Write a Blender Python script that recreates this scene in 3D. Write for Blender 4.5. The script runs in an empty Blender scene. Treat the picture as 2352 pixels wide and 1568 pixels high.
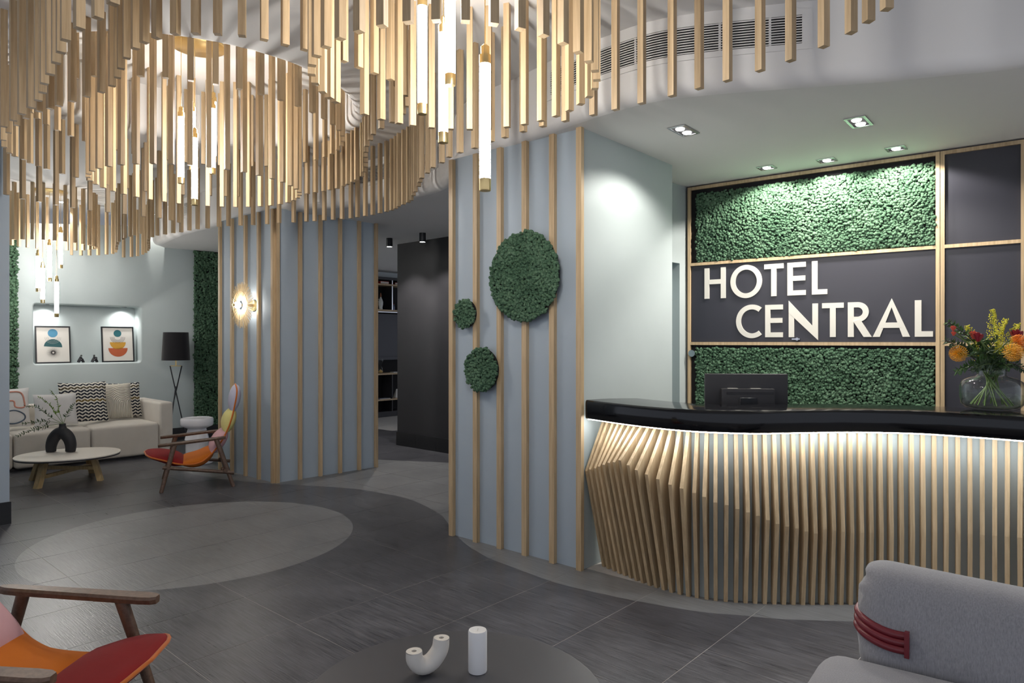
import bpy, bmesh, math, random
import numpy as np
from mathutils import Vector, Matrix, noise as mnoise

S = bpy.context.scene
COL = S.collection
R = math.radians
random.seed(7)

# ------------------------------------------------------------------ camera, world, exposure
F, CX, HY, CH = 1566.0, 1176.0, 783.0, 1.45          # focal length and horizon in photo pixels, eye height
cam = bpy.data.cameras.new('camera'); cam.lens = F/2352*36; cam.sensor_width = 36
cam.shift_y = -(784-HY)/2352; cam.clip_start = .05
camo = bpy.data.objects.new('camera', cam); COL.objects.link(camo)
camo.location = (0, 0, CH); camo.rotation_euler = (R(90), 0, 0); S.camera = camo
S.view_settings.view_transform = 'Standard'; S.view_settings.look = 'None'
S.view_settings.gamma = 1; S.view_settings.use_curve_mapping = False
S.view_settings.exposure = 0.72
S.cycles.max_bounces = 6; S.cycles.diffuse_bounces = 4; S.cycles.glossy_bounces = 2; S.cycles.transmission_bounces = 3; S.cycles.transparent_max_bounces = 10
S.cycles.caustics_reflective = False; S.cycles.caustics_refractive = False; S.cycles.adaptive_threshold = .05; S.cycles.adaptive_min_samples = 24; S.cycles.sample_clamp_indirect = 3
w = bpy.data.worlds.new('world'); S.world = w; w.use_nodes = True
w.node_tree.nodes['Background'].inputs[0].default_value = (.80, .86, 1.0, 1)
w.node_tree.nodes['Background'].inputs[1].default_value = .5

H0, H1, H2 = 2.80, 3.22, 3.63                         # soffit, main ceiling, dome ceiling
DC = Vector((-2.31, 5.05)); DR = 1.10                 # dome over the round floor inlay
U = Vector((.7474, -.6644)); V = Vector((.6644, .7474))   # the building's two axes in plan

def at(px, py, z=0.0):                                # photo pixel on a level plane -> plan point
    Y = F*(CH-z)/(py-HY); return Vector(((px-CX)/F*Y, Y))
def ray(px, P, d):                                    # photo column -> distance along a vertical plane
    k = (px-CX)/F; return (k*P[1]-P[0])/(d[0]-k*d[1])
def zat(py, Y): return CH+(HY-py)*Y/F
def v3(p, z): return (p[0], p[1], z)

# ------------------------------------------------------------------ mesh collecting
class MB:
    def __init__(s): s.v = []; s.f = []
    def add(s, v, f):
        o = len(s.v); s.v += [tuple(x) for x in v]; s.f += [tuple(i+o for i in q) for q in f]; return s
    def box(s, c, sz, rz=0, M=None):
        hx, hy, hz = sz[0]/2, sz[1]/2, sz[2]/2
        vs = [Vector((x*hx, y*hy, z*hz)) for z in (-1, 1) for y in (-1, 1) for x in (-1, 1)]
        T = M if M is not None else Matrix.Translation(c) @ Matrix.Rotation(rz, 4, 'Z')
        return s.add([T @ q for q in vs], [(0,2,3,1),(4,5,7,6),(0,1,5,4),(1,3,7,5),(3,2,6,7),(2,0,4,6)])
    def prism(s, poly, z0, z1):
        n = len(poly); a = sum(poly[i][0]*poly[(i+1)%n][1]-poly[(i+1)%n][0]*poly[i][1] for i in range(n))
        if a < 0: poly = poly[::-1]
        return s.add([v3(p, z0) for p in poly]+[v3(p, z1) for p in poly],
                     [tuple(range(n))[::-1], tuple(range(n, 2*n))]+[(i, (i+1)%n, n+(i+1)%n, n+i) for i in range(n)])
    def plate(s, pts, off):                            # polygon in space given thickness by an offset vector
        n = len(pts); off = Vector(off); a = [Vector(p) for p in pts]
        return s.add(a+[p+off for p in a], [tuple(range(n)), tuple(range(n, 2*n))[::-1]]+[(i, n+i, n+(i+1)%n, (i+1)%n) for i in range(n)])
    def tube(s, pts, r, n=10, cap=True, closed=False):
        pts = [Vector(p) for p in pts]; m = len(pts); rs = r if hasattr(r, '__len__') else [r]*m
        vs = []; up = None
        for i in range(m):
            if closed: t = pts[(i+1)%m]-pts[i-1]
            else: t = pts[min(i+1, m-1)]-pts[max(i-1, 0)]
            t.normalize()
            if up is None: up = Vector((0,0,1)) if abs(t.z) < .9 else Vector((1,0,0))
            x = t.cross(up).normalized(); y = x.cross(t).normalized(); up = y
            vs += [pts[i]+rs[i]*(math.cos(2*math.pi*k/n)*x+math.sin(2*math.pi*k/n)*y) for k in range(n)]
        fs = [(i*n+k, i*n+(k+1)%n, ((i+1)%m)*n+(k+1)%n, ((i+1)%m)*n+k) for i in range(m if closed else m-1) for k in range(n)]
        if cap and not closed: fs += [tuple(range(n))[::-1], tuple((m-1)*n+k for k in range(n))]
        return s.add(vs, fs)
    def lathe(s, prof, c=(0,0,0), n=32, cap=True):
        m = len(prof); c = Vector(c)
        vs = [c+Vector((r*math.cos(2*math.pi*k/n), r*math.sin(2*math.pi*k/n), z)) for r, z in prof for k in range(n)]
        fs = [(i*n+k, i*n+(k+1)%n, (i+1)*n+(k+1)%n, (i+1)*n+k) for i in range(m-1) for k in range(n)]
        if cap: fs += [tuple(range(n))[::-1], tuple((m-1)*n+k for k in range(n))]
        return s.add(vs, fs)
    def grid(s, rows, closed_u=False, flip=False):
        m = len(rows); n = len(rows[0]); vs = [p for r in rows for p in r]; fs = []
        for i in range(m-1):
            for k in range(n if closed_u else n-1):
                q = (i*n+k, i*n+(k+1)%n, (i+1)*n+(k+1)%n, (i+1)*n+k); fs.append(q[::-1] if flip else q)
        return s.add(vs, fs)
    def move(s, T): s.v = [tuple(T @ Vector(q)) for q in s.v]; return s
    def rbox(s, c, sz, r, rz=0, seg=3, M=None):        # rounded box
        bm = bmesh.new(); bmesh.ops.create_cube(bm, size=1)
        for q in bm.verts: q.co = Vector((q.co.x*sz[0], q.co.y*sz[1], q.co.z*sz[2]))
        bmesh.ops.bevel(bm, geom=bm.edges[:]+bm.verts[:], offset=r, segments=seg, profile=.5, affect='EDGES', clamp_overlap=True)
        T = M if M is not None else Matrix.Translation(c) @ Matrix.Rotation(rz, 4, 'Z')
        bm.verts.index_update(); s.add([T @ q.co for q in bm.verts], [[q.index for q in f.verts] for f in bm.faces]); bm.free(); return s

def mesh(name, mb, m, smooth=False, ang=40):
    me = bpy.data.meshes.new(name); me.from_pydata(mb.v, [], mb.f); me.validate(); me.update()
    if m: me.materials.append(m)
    if smooth:
        me.polygons.foreach_set('use_smooth', [True]*len(me.polygons)); me.set_sharp_from_angle(angle=R(ang))
    return me
WL = {}                                                # world position of unrotated things, for parts written in world coordinates
def build(name, mb, m, parent=None, smooth=False, ang=40, world=False, kind=None, label=None):
    loc = Vector((0,0,0))
    if parent is None:
        a = np.array(mb.v); loc = Vector(((a[:,0].min()+a[:,0].max())/2, (a[:,1].min()+a[:,1].max())/2, a[:,2].min()))
        mb.v = [tuple(Vector(q)-loc) for q in mb.v]
    elif world:
        o = WL[parent.name]; mb.v = [tuple(Vector(q)-o) for q in mb.v]
    ob = bpy.data.objects.new(name, mesh(name, mb, m, smooth, ang)); COL.objects.link(ob); ob.parent = parent; ob.location = loc
    WL[ob.name] = loc if parent is None else WL.get(parent.name, Vector())
    if kind: ob['kind'] = kind
    if label: ob['label'] = label
    return ob
def tag(o, label, cat, group=None):
    o['label'] = label; o['category'] = cat
    if group: o['group'] = group
    return o
def thing(name, label, cat, loc=(0,0,0), rz=0, group=None):
    o = bpy.data.objects.new(name, None); o.empty_display_size = .1; COL.objects.link(o)
    o.location = loc; o.rotation_euler = (0,0,rz); WL[o.name] = Vector(loc); tag(o, label, cat, group); return o
def struct(name, mb, m, smooth=False, ang=40):
    o = build(name, mb, m, None, smooth, ang); o['kind'] = 'structure'; return o
def link_mesh(name, me, parent, loc=(0,0,0), rz=0):
    o = bpy.data.objects.new(name, me); COL.objects.link(o); o.parent = parent; o.location = loc; o.rotation_euler = (0,0,rz); return o
def lamp(kind, loc, power, color=(1,.95,.88), parent=None, size=.03, angle=100, blend=.6, direction=None):
    L = bpy.data.lights.new(kind.lower()+'_light', kind); L.energy = power; L.color = color
    if kind in ('SPOT', 'POINT'): L.shadow_soft_size = size
    if kind == 'SPOT': L.spot_size = R(angle); L.spot_blend = blend
    o = bpy.data.objects.new('lamp_light', L); COL.objects.link(o)
    if parent is not None: o.parent = parent; o.location = Vector(loc)-WL[parent.name]
    else: o.location = loc
    if direction is not None: o.rotation_euler = Vector(direction).to_track_quat('-Z', 'Y').to_euler()
    return o

# ------------------------------------------------------------------ curves
def catmull(pts, step=.05):
    P = [Vector(p) for p in pts]; P = [2*P[0]-P[1]]+P+[2*P[-1]-P[-2]]; out = []
    for i in range(1, len(P)-2):
        a, b, c, d = P[i-1:i+3]
        for k in range(12):
            t = k/12; out.append(.5*((2*b)+(c-a)*t+(2*a-5*b+4*c-d)*t*t+(3*b-a-3*c+d)*t**3))
    out.append(P[-2]); return resample(out, step)
def resample(P, step):
    d = [0]
    for i in range(1, len(P)): d.append(d[-1]+(P[i]-P[i-1]).length)
    n = max(2, round(d[-1]/step)); out = []; j = 0
    for k in range(n+1):
        t = d[-1]*k/n
        while j < len(d)-2 and d[j+1] < t: j += 1
        q = (t-d[j])/max(1e-9, d[j+1]-d[j]); out.append(P[j].lerp(P[j+1], min(1, q)))
    return out
def tang(P, i): t = P[min(i+1, len(P)-1)]-P[max(i-1, 0)]; return t.normalized()
def rnorm(t): return Vector((t[1], -t[0]))             # to the right of travel
def offset(P, d): return [P[i]+rnorm(tang(P, i))*d for i in range(len(P))]

# ------------------------------------------------------------------ materials
MATS = {}
def nodes(name):
    m = bpy.data.materials.new(name); m.use_nodes = True; nt = m.node_tree; MATS[name] = m
    return m, nt, nt.nodes['Principled BSDF']
def nd(nt, typ, **kw):
    n = nt.nodes.new(typ)
    for k, v in kw.items():
        if k == 'ins':
            for a, b in v.items(): n.inputs[a].default_value = b
        else: setattr(n, k, v)
    return n
def coords(nt, kind='Object'):
    return nt.nodes.new('ShaderNodeNewGeometry').outputs['Position'] if kind == 'World' else nt.nodes.new('ShaderNodeTexCoord').outputs[kind]
def scaled(nt, vec, sc):
    n = nd(nt, 'ShaderNodeVectorMath', operation='MULTIPLY'); n.inputs[1].default_value = sc; nt.links.new(vec, n.inputs[0]); return n.outputs[0]
def math_(nt, op, a, b=None):
    n = nd(nt, 'ShaderNodeMath', operation=op)
    for i, x in enumerate((a, b)):
        if x is None: continue
        if hasattr(x, 'links'): nt.links.new(x, n.inputs[i])
        else: n.inputs[i].default_value = x
    return n.outputs[0]
def mixc(nt, fac, a, b):
    n = nd(nt, 'ShaderNodeMix', data_type='RGBA')
    for i, x in ((0, fac), (6, a), (7, b)):
        if hasattr(x, 'links'): nt.links.new(x, n.inputs[i])
        elif i == 0: n.inputs[i].default_value = x
        else: n.inputs[i].default_value = (*x, 1)
    return n.outputs[2]
def noise(nt, vec, scale, detail=4, rough=.55):
    n = nd(nt, 'ShaderNodeTexNoise'); n.inputs['Scale'].default_value = scale; n.inputs['Detail'].default_value = detail
    n.inputs['Roughness'].default_value = rough; nt.links.new(vec, n.inputs['Vector']); return n.outputs[0]
def ramp(nt, fac, stops):
    n = nd(nt, 'ShaderNodeValToRGB'); e = n.color_ramp.elements
    while len(e) < len(stops): e.new(.5)
    for x, (p, c) in zip(e, stops): x.position = p; x.color = (*c, 1)
    nt.links.new(fac, n.inputs[0]); return n.outputs[0]
def bump(nt, b, h, strength=.3, dist=.01):
    n = nd(nt, 'ShaderNodeBump'); n.inputs['Strength'].default_value = strength; n.inputs['Distance'].default_value = dist
    nt.links.new(h, n.inputs['Height']); nt.links.new(n.outputs[0], b.inputs['Normal'])
def mat(name, col, rough=.5, metal=0, var=.08, vs=6, bmp=None, kind='Object', spec=None, coat=0, sheen=0):
    m, nt, b = nodes(name); c = coords(nt, kind)
    n = noise(nt, c, vs)
    nt.links.new(mixc(nt, n, [x*(1-var) for x in col], [min(1, x*(1+var)) for x in col]), b.inputs['Base Color'])
    b.inputs['Roughness'].default_value = rough; b.inputs['Metallic'].default_value = metal
    if spec is not None: b.inputs['Specular IOR Level'].default_value = spec
    if coat: b.inputs['Coat Weight'].default_value = coat; b.inputs['Coat Roughness'].default_value = .05
    if sheen: b.inputs['Sheen Weight'].default_value = sheen
    if bmp: bump(nt, b, noise(nt, scaled(nt, c, bmp[2] if len(bmp) > 2 else (1,1,1)), bmp[0], 3), bmp[1], .004)
    return m
def wood(name, dark, light, sc=(38,38,1.6), rough=.5):
    m, nt, b = nodes(name); c = coords(nt)
    oi = nd(nt, 'ShaderNodeObjectInfo'); ad = nd(nt, 'ShaderNodeVectorMath', operation='ADD')
    sh = nd(nt, 'ShaderNodeVectorMath', operation='SCALE'); sh.inputs[0].default_value = (7.3, 3.1, 9.7); nt.links.new(oi.outputs['Random'], sh.inputs['Scale'])
    nt.links.new(c, ad.inputs[0]); nt.links.new(sh.outputs[0], ad.inputs[1])
    n = noise(nt, scaled(nt, ad.outputs[0], sc), 1.6, 6, .65)
    col = ramp(nt, n, [(.3, dark), (.7, light)])
    hsv = nd(nt, 'ShaderNodeHueSaturation'); nt.links.new(col, hsv.inputs['Color'])
    nt.links.new(math_(nt, 'ADD', math_(nt, 'MULTIPLY', oi.outputs['Random'], .22), .89), hsv.inputs['Value'])
    nt.links.new(hsv.outputs[0], b.inputs['Base Color']); b.inputs['Roughness'].default_value = rough
    bump(nt, b, n, .12, .002); return m
def emit(name, col, strength):
    m, nt, b = nodes(name); b.inputs['Base Color'].default_value = (1,1,1,1)
    b.inputs['Emission Color'].default_value = (*col, 1); b.inputs['Emission Strength'].default_value = strength; return m
def fabric(name, col, scale=420, strength=.35, var=.12, stretch=(1,1,1), sheen=.25):
    m, nt, b = nodes(name); c = coords(nt); s = scaled(nt, c, stretch); n = noise(nt, s, scale, 2, .7); n2 = noise(nt, c, 7, 3)
    c1 = mixc(nt, n, [x*(1-var*1.6) for x in col], [min(1, x*(1+var*1.4)) for x in col])
    hs = nd(nt, 'ShaderNodeHueSaturation'); nt.links.new(c1, hs.inputs['Color']); nt.links.new(math_(nt, 'ADD', math_(nt, 'MULTIPLY', n2, .18), .91), hs.inputs['Value'])
    nt.links.new(hs.outputs[0], b.inputs['Base Color']); b.inputs['Roughness'].default_value = .9
    b.inputs['Sheen Weight'].default_value = sheen; b.inputs['Specular IOR Level'].default_value = .2
    bump(nt, b, n, strength, .002); return m
def tile(name, dark, light, rough):
    m, nt, b = nodes(name); p = coords(nt, 'World'); oi = nd(nt, 'ShaderNodeObjectInfo')
    def dot(d):
        n = nd(nt, 'ShaderNodeVectorMath', operation='DOT_PRODUCT'); n.inputs[1].default_value = (d[0], d[1], 0); nt.links.new(p, n.inputs[0]); return n.outputs['Value']
    cb = nd(nt, 'ShaderNodeCombineXYZ'); nt.links.new(math_(nt, 'MULTIPLY', dot(U), 7), cb.inputs[0]); nt.links.new(math_(nt, 'MULTIPLY', dot(V), 150), cb.inputs[1])
    nt.links.new(math_(nt, 'MULTIPLY', oi.outputs['Random'], 40), cb.inputs[2])
    n = noise(nt, cb.outputs[0], 1, 4, .6); n2 = noise(nt, p, 2.2, 3)
    k = math_(nt, 'ADD', math_(nt, 'MULTIPLY', n, .75), math_(nt, 'MULTIPLY', n2, .35))
    nt.links.new(ramp(nt, k, [(.36, dark), (.72, light)]), b.inputs['Base Color'])
    nt.links.new(math_(nt, 'ADD', math_(nt, 'MULTIPLY', n, .25), rough), b.inputs['Roughness'])
    bump(nt, b, n, .35, .003); return m

oak = wood('oak', (.385, .272, .150), (.58, .435, .265))
oak_pale = oak
walnut = wood('walnut', (.075, .042, .026), (.155, .092, .060), (30,30,30), .42)
walnut_top = walnut
table_oak = wood('table_oak', (.42, .29, .13), (.60, .44, .22))
paint_blue = mat('paint_blue_grey', (.36, .42, .475), .62, var=.05, vs=3, kind='World', bmp=(90, .05))
paint_green = mat('paint_green_grey', (.40, .45, .45), .6, var=.05, vs=3, kind='World')
paint_white = mat('paint_white', (.66, .70, .705), .6, var=.03, vs=2, kind='World', bmp=(60, .05))
paint_ceil = mat('paint_ceiling', (.80, .785, .765), .7, var=.02, vs=2, kind='World')
_pu = mat('unused_a', (.5,.5,.5)) if False else None #'paint_upper_ceiling', (.60, .59, .62), .7, var=.03, vs=3, kind='World')
_pd = None #'paint_dome', (.88, .865, .835), .7, var=.02, kind='World')
paint_black = mat('paint_black', (.022, .021, .024), .5, var=.2, vs=4, kind='World')
panel_dark = mat('panel_charcoal', (.027, .027, .037), .42, var=.08, vs=3, kind='World')
black_gloss = mat('black_gloss', (.003, .003, .004), .10, var=.05, spec=.4)
black_matte = mat('black_matte', (.018, .017, .02), .55, var=.1)
black_metal = mat('black_metal', (.02, .021, .025), .35, var=.1, metal=.3)
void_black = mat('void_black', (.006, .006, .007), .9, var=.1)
brass = mat('brass', (.78, .58, .27), .28, 1, var=.06)
chrome = mat('chrome', (.62, .63, .66), .22, 1, var=.05)
white_gloss = mat('white_ceramic', (.78, .77, .80), .22, var=.02, spec=.4)
letter_mat = mat('letter_cream', (.62, .60, .54), .55, var=.02)
grout_mat = mat('grout', (.42, .40, .38), .85, var=.15, vs=20, kind='World')
tile_dark = tile('tile_dark', (.026, .026, .031), (.125, .124, .137), .20)
tile_light = tile('tile_light', (.122, .123, .126), (.25, .252, .256), .25)
tile_skirt = mat('tile_skirting', (.012, .012, .014), .3, var=.25, vs=40, kind='World')
def moss_mat(name, a, b_, c_):
    m, nt, b = nodes(name); p = coords(nt, 'World'); n = noise(nt, p, 60, 3); n2 = noise(nt, p, 5, 3)
    k = math_(nt, 'ADD', math_(nt, 'MULTIPLY', n, .7), math_(nt, 'MULTIPLY', n2, .45))
    nt.links.new(ramp(nt, k, [(.35, a), (.58, b_), (.8, c_)]), b.inputs['Base Color']); b.inputs['Roughness'].default_value = .95
    b.inputs['Specular IOR Level'].default_value = .1; bump(nt, b, noise(nt, p, 420, 3), .8, .006); return m
moss_bright = moss_mat('moss', (.030, .068, .040), (.090, .168, .102), (.175, .275, .180))
moss_deep = moss_bright
tube_glow = emit('tube_glow', (1, .965, .92), 46)
led_glow = emit('led_glow', (.93, .97, 1), 24)
lamp_glow = emit('lamp_glow', (1, .97, .93), 22)
def thin_glass(name, tint, ior):
    m, nt, b = nodes(name); nt.nodes.remove(b); tr = nd(nt, 'ShaderNodeBsdfTransparent'); tr.inputs[0].default_value = (*tint, 1)
    gl = nd(nt, 'ShaderNodeBsdfGlossy'); gl.inputs['Roughness'].default_value = .02; lw = nd(nt, 'ShaderNodeLayerWeight'); lw.inputs[0].default_value = .5; fr = math_(nt, 'ADD', math_(nt, 'MULTIPLY', math_(nt, 'POWER', lw.outputs['Facing'], 3.5), ior), .018)
    mx = nd(nt, 'ShaderNodeMixShader'); nt.links.new(fr, mx.inputs[0]); nt.links.new(tr.outputs[0], mx.inputs[1]); nt.links.new(gl.outputs[0], mx.inputs[2])
    nt.links.new(mx.outputs[0], nt.nodes['Material Output'].inputs[0]); return m
glass_m = thin_glass('clear_glass', (.975,.99,.985), .85); water_m = thin_glass('water', (.93,.955,.90), .2)
door_glass, _nt, _b = nodes('frosted_glass'); _b.inputs['Base Color'].default_value = (.30,.42,.44,1); _b.inputs['Roughness'].default_value = .15; _b.inputs['Transmission Weight'].default_value = .3

# ------------------------------------------------------------------ floor: slab, tiles in two greys cut along the inlay curves
FC = Vector((-2.318, 5.058)); FR = 1.108
OCpx = [(419.5,1080),(488,1096.7),(600,1108.5),(791,1120),(872,1131.4),(940,1146),(1004,1176),(1025,1196),(1035.8,1214),(1050.7,1231.3),(1072.7,1251.4),
        (1100,1268.5),(1125,1282),(1190,1306.7),(1253,1329.7),(1300,1344.3),(1381,1362.6),(1462,1379.8),(1543.4,1394.4),(1624.5,1406.2),(1700,1412.3),
        (1800,1421.4),(1971,1427),(2150,1431),(2352,1440)]
OC = catmull([Vector((-4.75,10.9)), Vector((-4.3,9.4)), Vector((-3.95,8.3))]+[at(*p) for p in OCpx], .04)
_a = np.array([p[:] for p in OC]); _s0 = _a[:-1]; _sd = _a[1:]-_a[:-1]; _sl = (_sd**2).sum(1)
CA, CB = at(869, 1055.3), at(1036, 1062.3); CN = Vector((-(CB-CA).y, (CB-CA).x)).normalized()
def light_field(P):
    P = np.asarray(P, float); q = P[:, None, :]-_s0[None]; t = np.clip((q*_sd[None]).sum(2)/_sl[None], 0, 1)
    e = q-t[..., None]*_sd[None]; d2 = (e**2).sum(2); j = d2.argmin(1); r = np.arange(len(P))
    sg = np.sign(_sd[j,0]*q[r,j,1]-_sd[j,1]*q[r,j,0]); so = sg*np.sqrt(d2[r,j])
    so = np.where(P[:,0] < -2.6, np.minimum(so, P[:,1]-6.6), so)
    sc = -((P-np.array(CA[:]))*np.array(CN[:])).sum(1)
    return np.maximum(FR-np.hypot(P[:,0]-FC.x, P[:,1]-FC.y), np.minimum(so, sc))
floor = struct('floor', MB().prism([(-9,-2.5),(6,-2.5),(6,15),(-9,15)], -.12, -.0012), grout_mat)
TS, GU, GV = .5628, -1.446, 1.318
def tile_piece(polys, m):
    mb = MB()
    for q in polys: mb.prism(q, -.008, 0)
    return build('tile', mb, m, floor, world=True)
def clip(q, g):
    out = []
    for k in range(len(q)):
        a, b = q[k], q[(k+1)%len(q)]; x, y = g[k], g[(k+1)%len(q)]
        if x > 0: out.append(a)
        if (x > 0) != (y > 0): t = x/(x-y); out.append((a[0]+(b[0]-a[0])*t, a[1]+(b[1]-a[1])*t))
    return out
def merge_polys(polys):
    bm = bmesh.new()
    for q in polys: bm.faces.new([bm.verts.new((x, y, 0)) for x, y in q])
    bmesh.ops.remove_doubles(bm, verts=bm.verts[:], dist=1e-5)
    bmesh.ops.dissolve_limit(bm, angle_limit=R(1), verts=bm.verts[:], edges=bm.edges[:])
    out = [[(q.co.x, q.co.y) for q in f.verts] for f in bm.faces]; bm.free(); return out
n_tiles = 0
for i in range(-24, 12):
    for j in range(-6, 28):
        cu, cv = GU+(i+.5)*TS, GV+(j+.5)*TS; c = U*cu+V*cv
        if c.y < 1.15 or c.y > 11.2: continue
        px = CX+F*c.x/c.y
        if px < -170-300/c.y or px > 2420+300/c.y: continue
        if (c.x > .75 and c.y > 4.75-.5*c.x) or (c.x > 0 and c.y > 5.3) or (c.x < -5.2 and c.y < 5): continue
        if c.y > 8.6 and -4 < c.x < -2.35: continue
        if c.x > -1 and c.y > 9.6: continue
        h = TS/2-.0019; sq = [(-h,-h),(h,-h),(h,h),(-h,h)]
        cor = [(U*(cu+a)+V*(cv+b))[:] for a, b in sq]; g = light_field(cor+[c[:]])
        if abs(g[4]) > TS*.75 or (g > .03).all() or (g < -.03).all() and abs(g[4]) > .45:
            tile_piece([cor], tile_light if g[4] > 0 else tile_dark); n_tiles += 1; continue
        N = 18; gr = [[(U*(cu-h+2*h*a/N)+V*(cv-h+2*h*b/N))[:] for a in range(N+1)] for b in range(N+1)]
        gv = light_field([p for r in gr for p in r]).reshape(N+1, N+1)
        for sgn, m in ((1, tile_light), (-1, tile_dark)):
            polys = []
            for b in range(N):
                for a in range(N):
                    q = [gr[b][a], gr[b][a+1], gr[b+1][a+1], gr[b+1][a]]; e = [sgn*gv[b,a], sgn*gv[b,a+1], sgn*gv[b+1,a+1], sgn*gv[b+1,a]]
                    k = clip(q, e)
                    if len(k) > 2: polys.append(k)
            if polys:
                mp = merge_polys(polys)
                if mp: tile_piece(mp, m); n_tiles += 1
print('tiles', n_tiles)

# ------------------------------------------------------------------ ceilings: soffit with its rounded wavy edge, main ceiling, dome
FApx = [(2352,141),(2200,158),(2043,174),(1898,184.7),(1753.6,195.6),(1609,208),(1500,222),(1400,247),(1290,283),(1190,321),(1110,347),(1060,372),
        (1038,401),(1010,426.5),(979.6,440.6),(930,452),(882.6,459.7),(831.6,468.6),(755,475),(688.8,478.6),(648,482),(600,489),(510,510.7),(450,526),(400,540)]
FA = [Vector((4.4,2.05)), Vector((3.3,2.85))]+[at(*p, H0) for p in FApx]
FA = catmull(FA+[FA[-1]+Vector((-.75,.9))], .06)
RB = .085
VZ0, VZ1 = 3.0, 3.15; VENTS = ((1245, 1882, 0, 4.9), (745, 1010, 5.3, 8), (410, 436, 7, 12))
def in_vent(p): return any(y0 < p.y < y1 and x0 <= CX+F*p.x/p.y <= x1 for x0, x1, y0, y1 in VENTS)
prof = [(0, H1+.02), (0, VZ1), (0, VZ0), (0, H0+RB)]+[(RB-RB*math.cos(R(a)), H0+RB-RB*math.sin(R(a))) for a in (15,30,45,60,75,90)]
mb = MB(); mb.grid([[v3(FA[i]+rnorm(tang(FA, i))*o, z) for o, z in prof] for i in range(len(FA))])
_n = len(prof); mb.f = [q for q in mb.f if not (q[0] % _n == 1 and in_vent(FA[q[0]//_n]) and in_vent(FA[q[0]//_n+1]))]   # openings behind the air vents
inner = offset(FA, RB)
mb.add([v3(p, H0) for p in inner]+[(-5.2,11.2,H0),(-4,16,H0),(6,16,H0),(6,1.9,H0)], [tuple(range(len(inner)+4))])
soffit = struct('ceiling_soffit', mb, paint_ceil, True, 30)
n = 72; ang = [2*math.pi*k/n for k in range(n)]
def ringp(r, z): return [(DC.x+r*math.cos(a), DC.y+r*math.sin(a), z) for a in ang]
mb = MB(); mb.grid([ringp(9.5, H1), ringp(DR+.07, H1)], True, True)
struct('ceiling_main', mb, paint_ceil)
mb = MB(); mb.grid([ringp(DR+.07-.07*math.sin(R(a)), H1+.07-.07*math.cos(R(a))) for a in (0,15,30,45,60,75,90)]+[ringp(DR, H2)], True, True)
struct('ceiling_dome_wall', mb, paint_ceil, True, 50)
mb = MB(); mb.add(ringp(DR, H2), [tuple(range(n))[::-1]]); struct('ceiling_dome', mb, paint_ceil)

# ------------------------------------------------------------------ walls with oak battens
def wall(name, poly, z0, z1, m): return struct(name, MB().prism([tuple(p) for p in poly], z0, z1), m)
bat_me = {}
def batten(parent, p, nrm, wdt=.036, dep=.03, z0=0.0, z1=H0):
    key = (round(wdt,3), round(dep,3), round(z1,2))
    if key not in bat_me: bat_me[key] = mesh('batten', MB().box((0,0,(z1-z0)/2), (wdt, dep, z1-z0)), oak)
    o = Vector(v3(p+nrm*dep*.5, z0))-WL[parent.name]
    return link_mesh('batten', bat_me[key], parent, o, math.atan2(nrm.y, nrm.x)-math.pi/2)
# column beside the desk
A_, B_ = Vector((-.44, 5.105)), Vector((.445, 4.325)); C_ = Vector((1.227, 5.239))
cu = (B_-A_).normalized(); cn = Vector((cu.y, -cu.x)); cn = cn if cn.y < 0 else -cn
wcol = wall('wall_column', [A_, B_, C_, A_+(C_-B_)], 0, H0+.01, paint_blue)
for px in (1042, 1097.4, 1152.3, 1210, 1273.4, 1335.5):
    batten(wcol, A_+cu*(ray(px, A_, cu)), cn, .04, .032)
wn = (C_-B_).normalized(); wr_ = Vector((wn.y, -wn.x))
struct('wall_side', MB().prism([tuple(B_+wr_*.004), tuple(C_+wr_*.004), tuple(C_-wr_*.003), tuple(B_-wr_*.003)], 0, H0+.005), paint_green)
# block with the sconce
K_ = Vector((-2.42, 6.965)); KR = Vector((-1.561, 7.86)); kl = Vector((-.752, .659)); KL = K_+kl*1.20; kr = (KR-K_).normalized()
wblk = wall('wall_block', [K_, KR, KR+KL-K_, KL], 0, H0+.01, paint_blue)
nl = Vector((kl.y, -kl.x)); nl = nl if nl.y < 0 else -nl; nr = Vector((kr.y, -kr.x)); nr = nr if nr.y < 0 else -nr
for px in (508.5, 536, 567, 597.5): batten(wblk, K_+kl*ray(px, K_, kl), nl)
batten(wblk, K_+kl*.018, nl, .036, .03); batten(wblk, K_+kr*.018, nr, .036, .03)
for px in (687.6, 734.4, 779.6, 823.2, 862): batten(wblk, K_+kr*ray(px, K_, kr), nr)
# corridor
BA, BB = Vector((-1.6, 9.521)), Vector((-.788, 8.774)); bu = (BB-BA).normalized(); bn = Vector((bu.y, -bu.x)); bn = bn if bn.y < 0 else -bn
wblack = wall('wall_corridor', [BA, BA+bu*2.2, BA+bu*2.2-bn*.3, BA-bn*.3], 0, H0+.01, paint_black)
sk = struct('baseboard_corridor', MB().prism([tuple(BA+bn*.012-bu*.012), tuple(BA+bu*2.2+bn*.012), tuple(BA+bu*2.2), tuple(BA-bn*.3), tuple(BA-bn*.3-bu*.012)], 0, .004), tile_skirt)
for k in range(5):
    build('tile', MB().prism([tuple(BA+bu*(.42*k-.012)+bn*.012), tuple(BA+bu*(.42*k+.405)+bn*.012), tuple(BA+bu*(.42*k+.405)), tuple(BA+bu*(.42*k-.012))], .003, .185), tile_skirt, sk, world=True)
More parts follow.
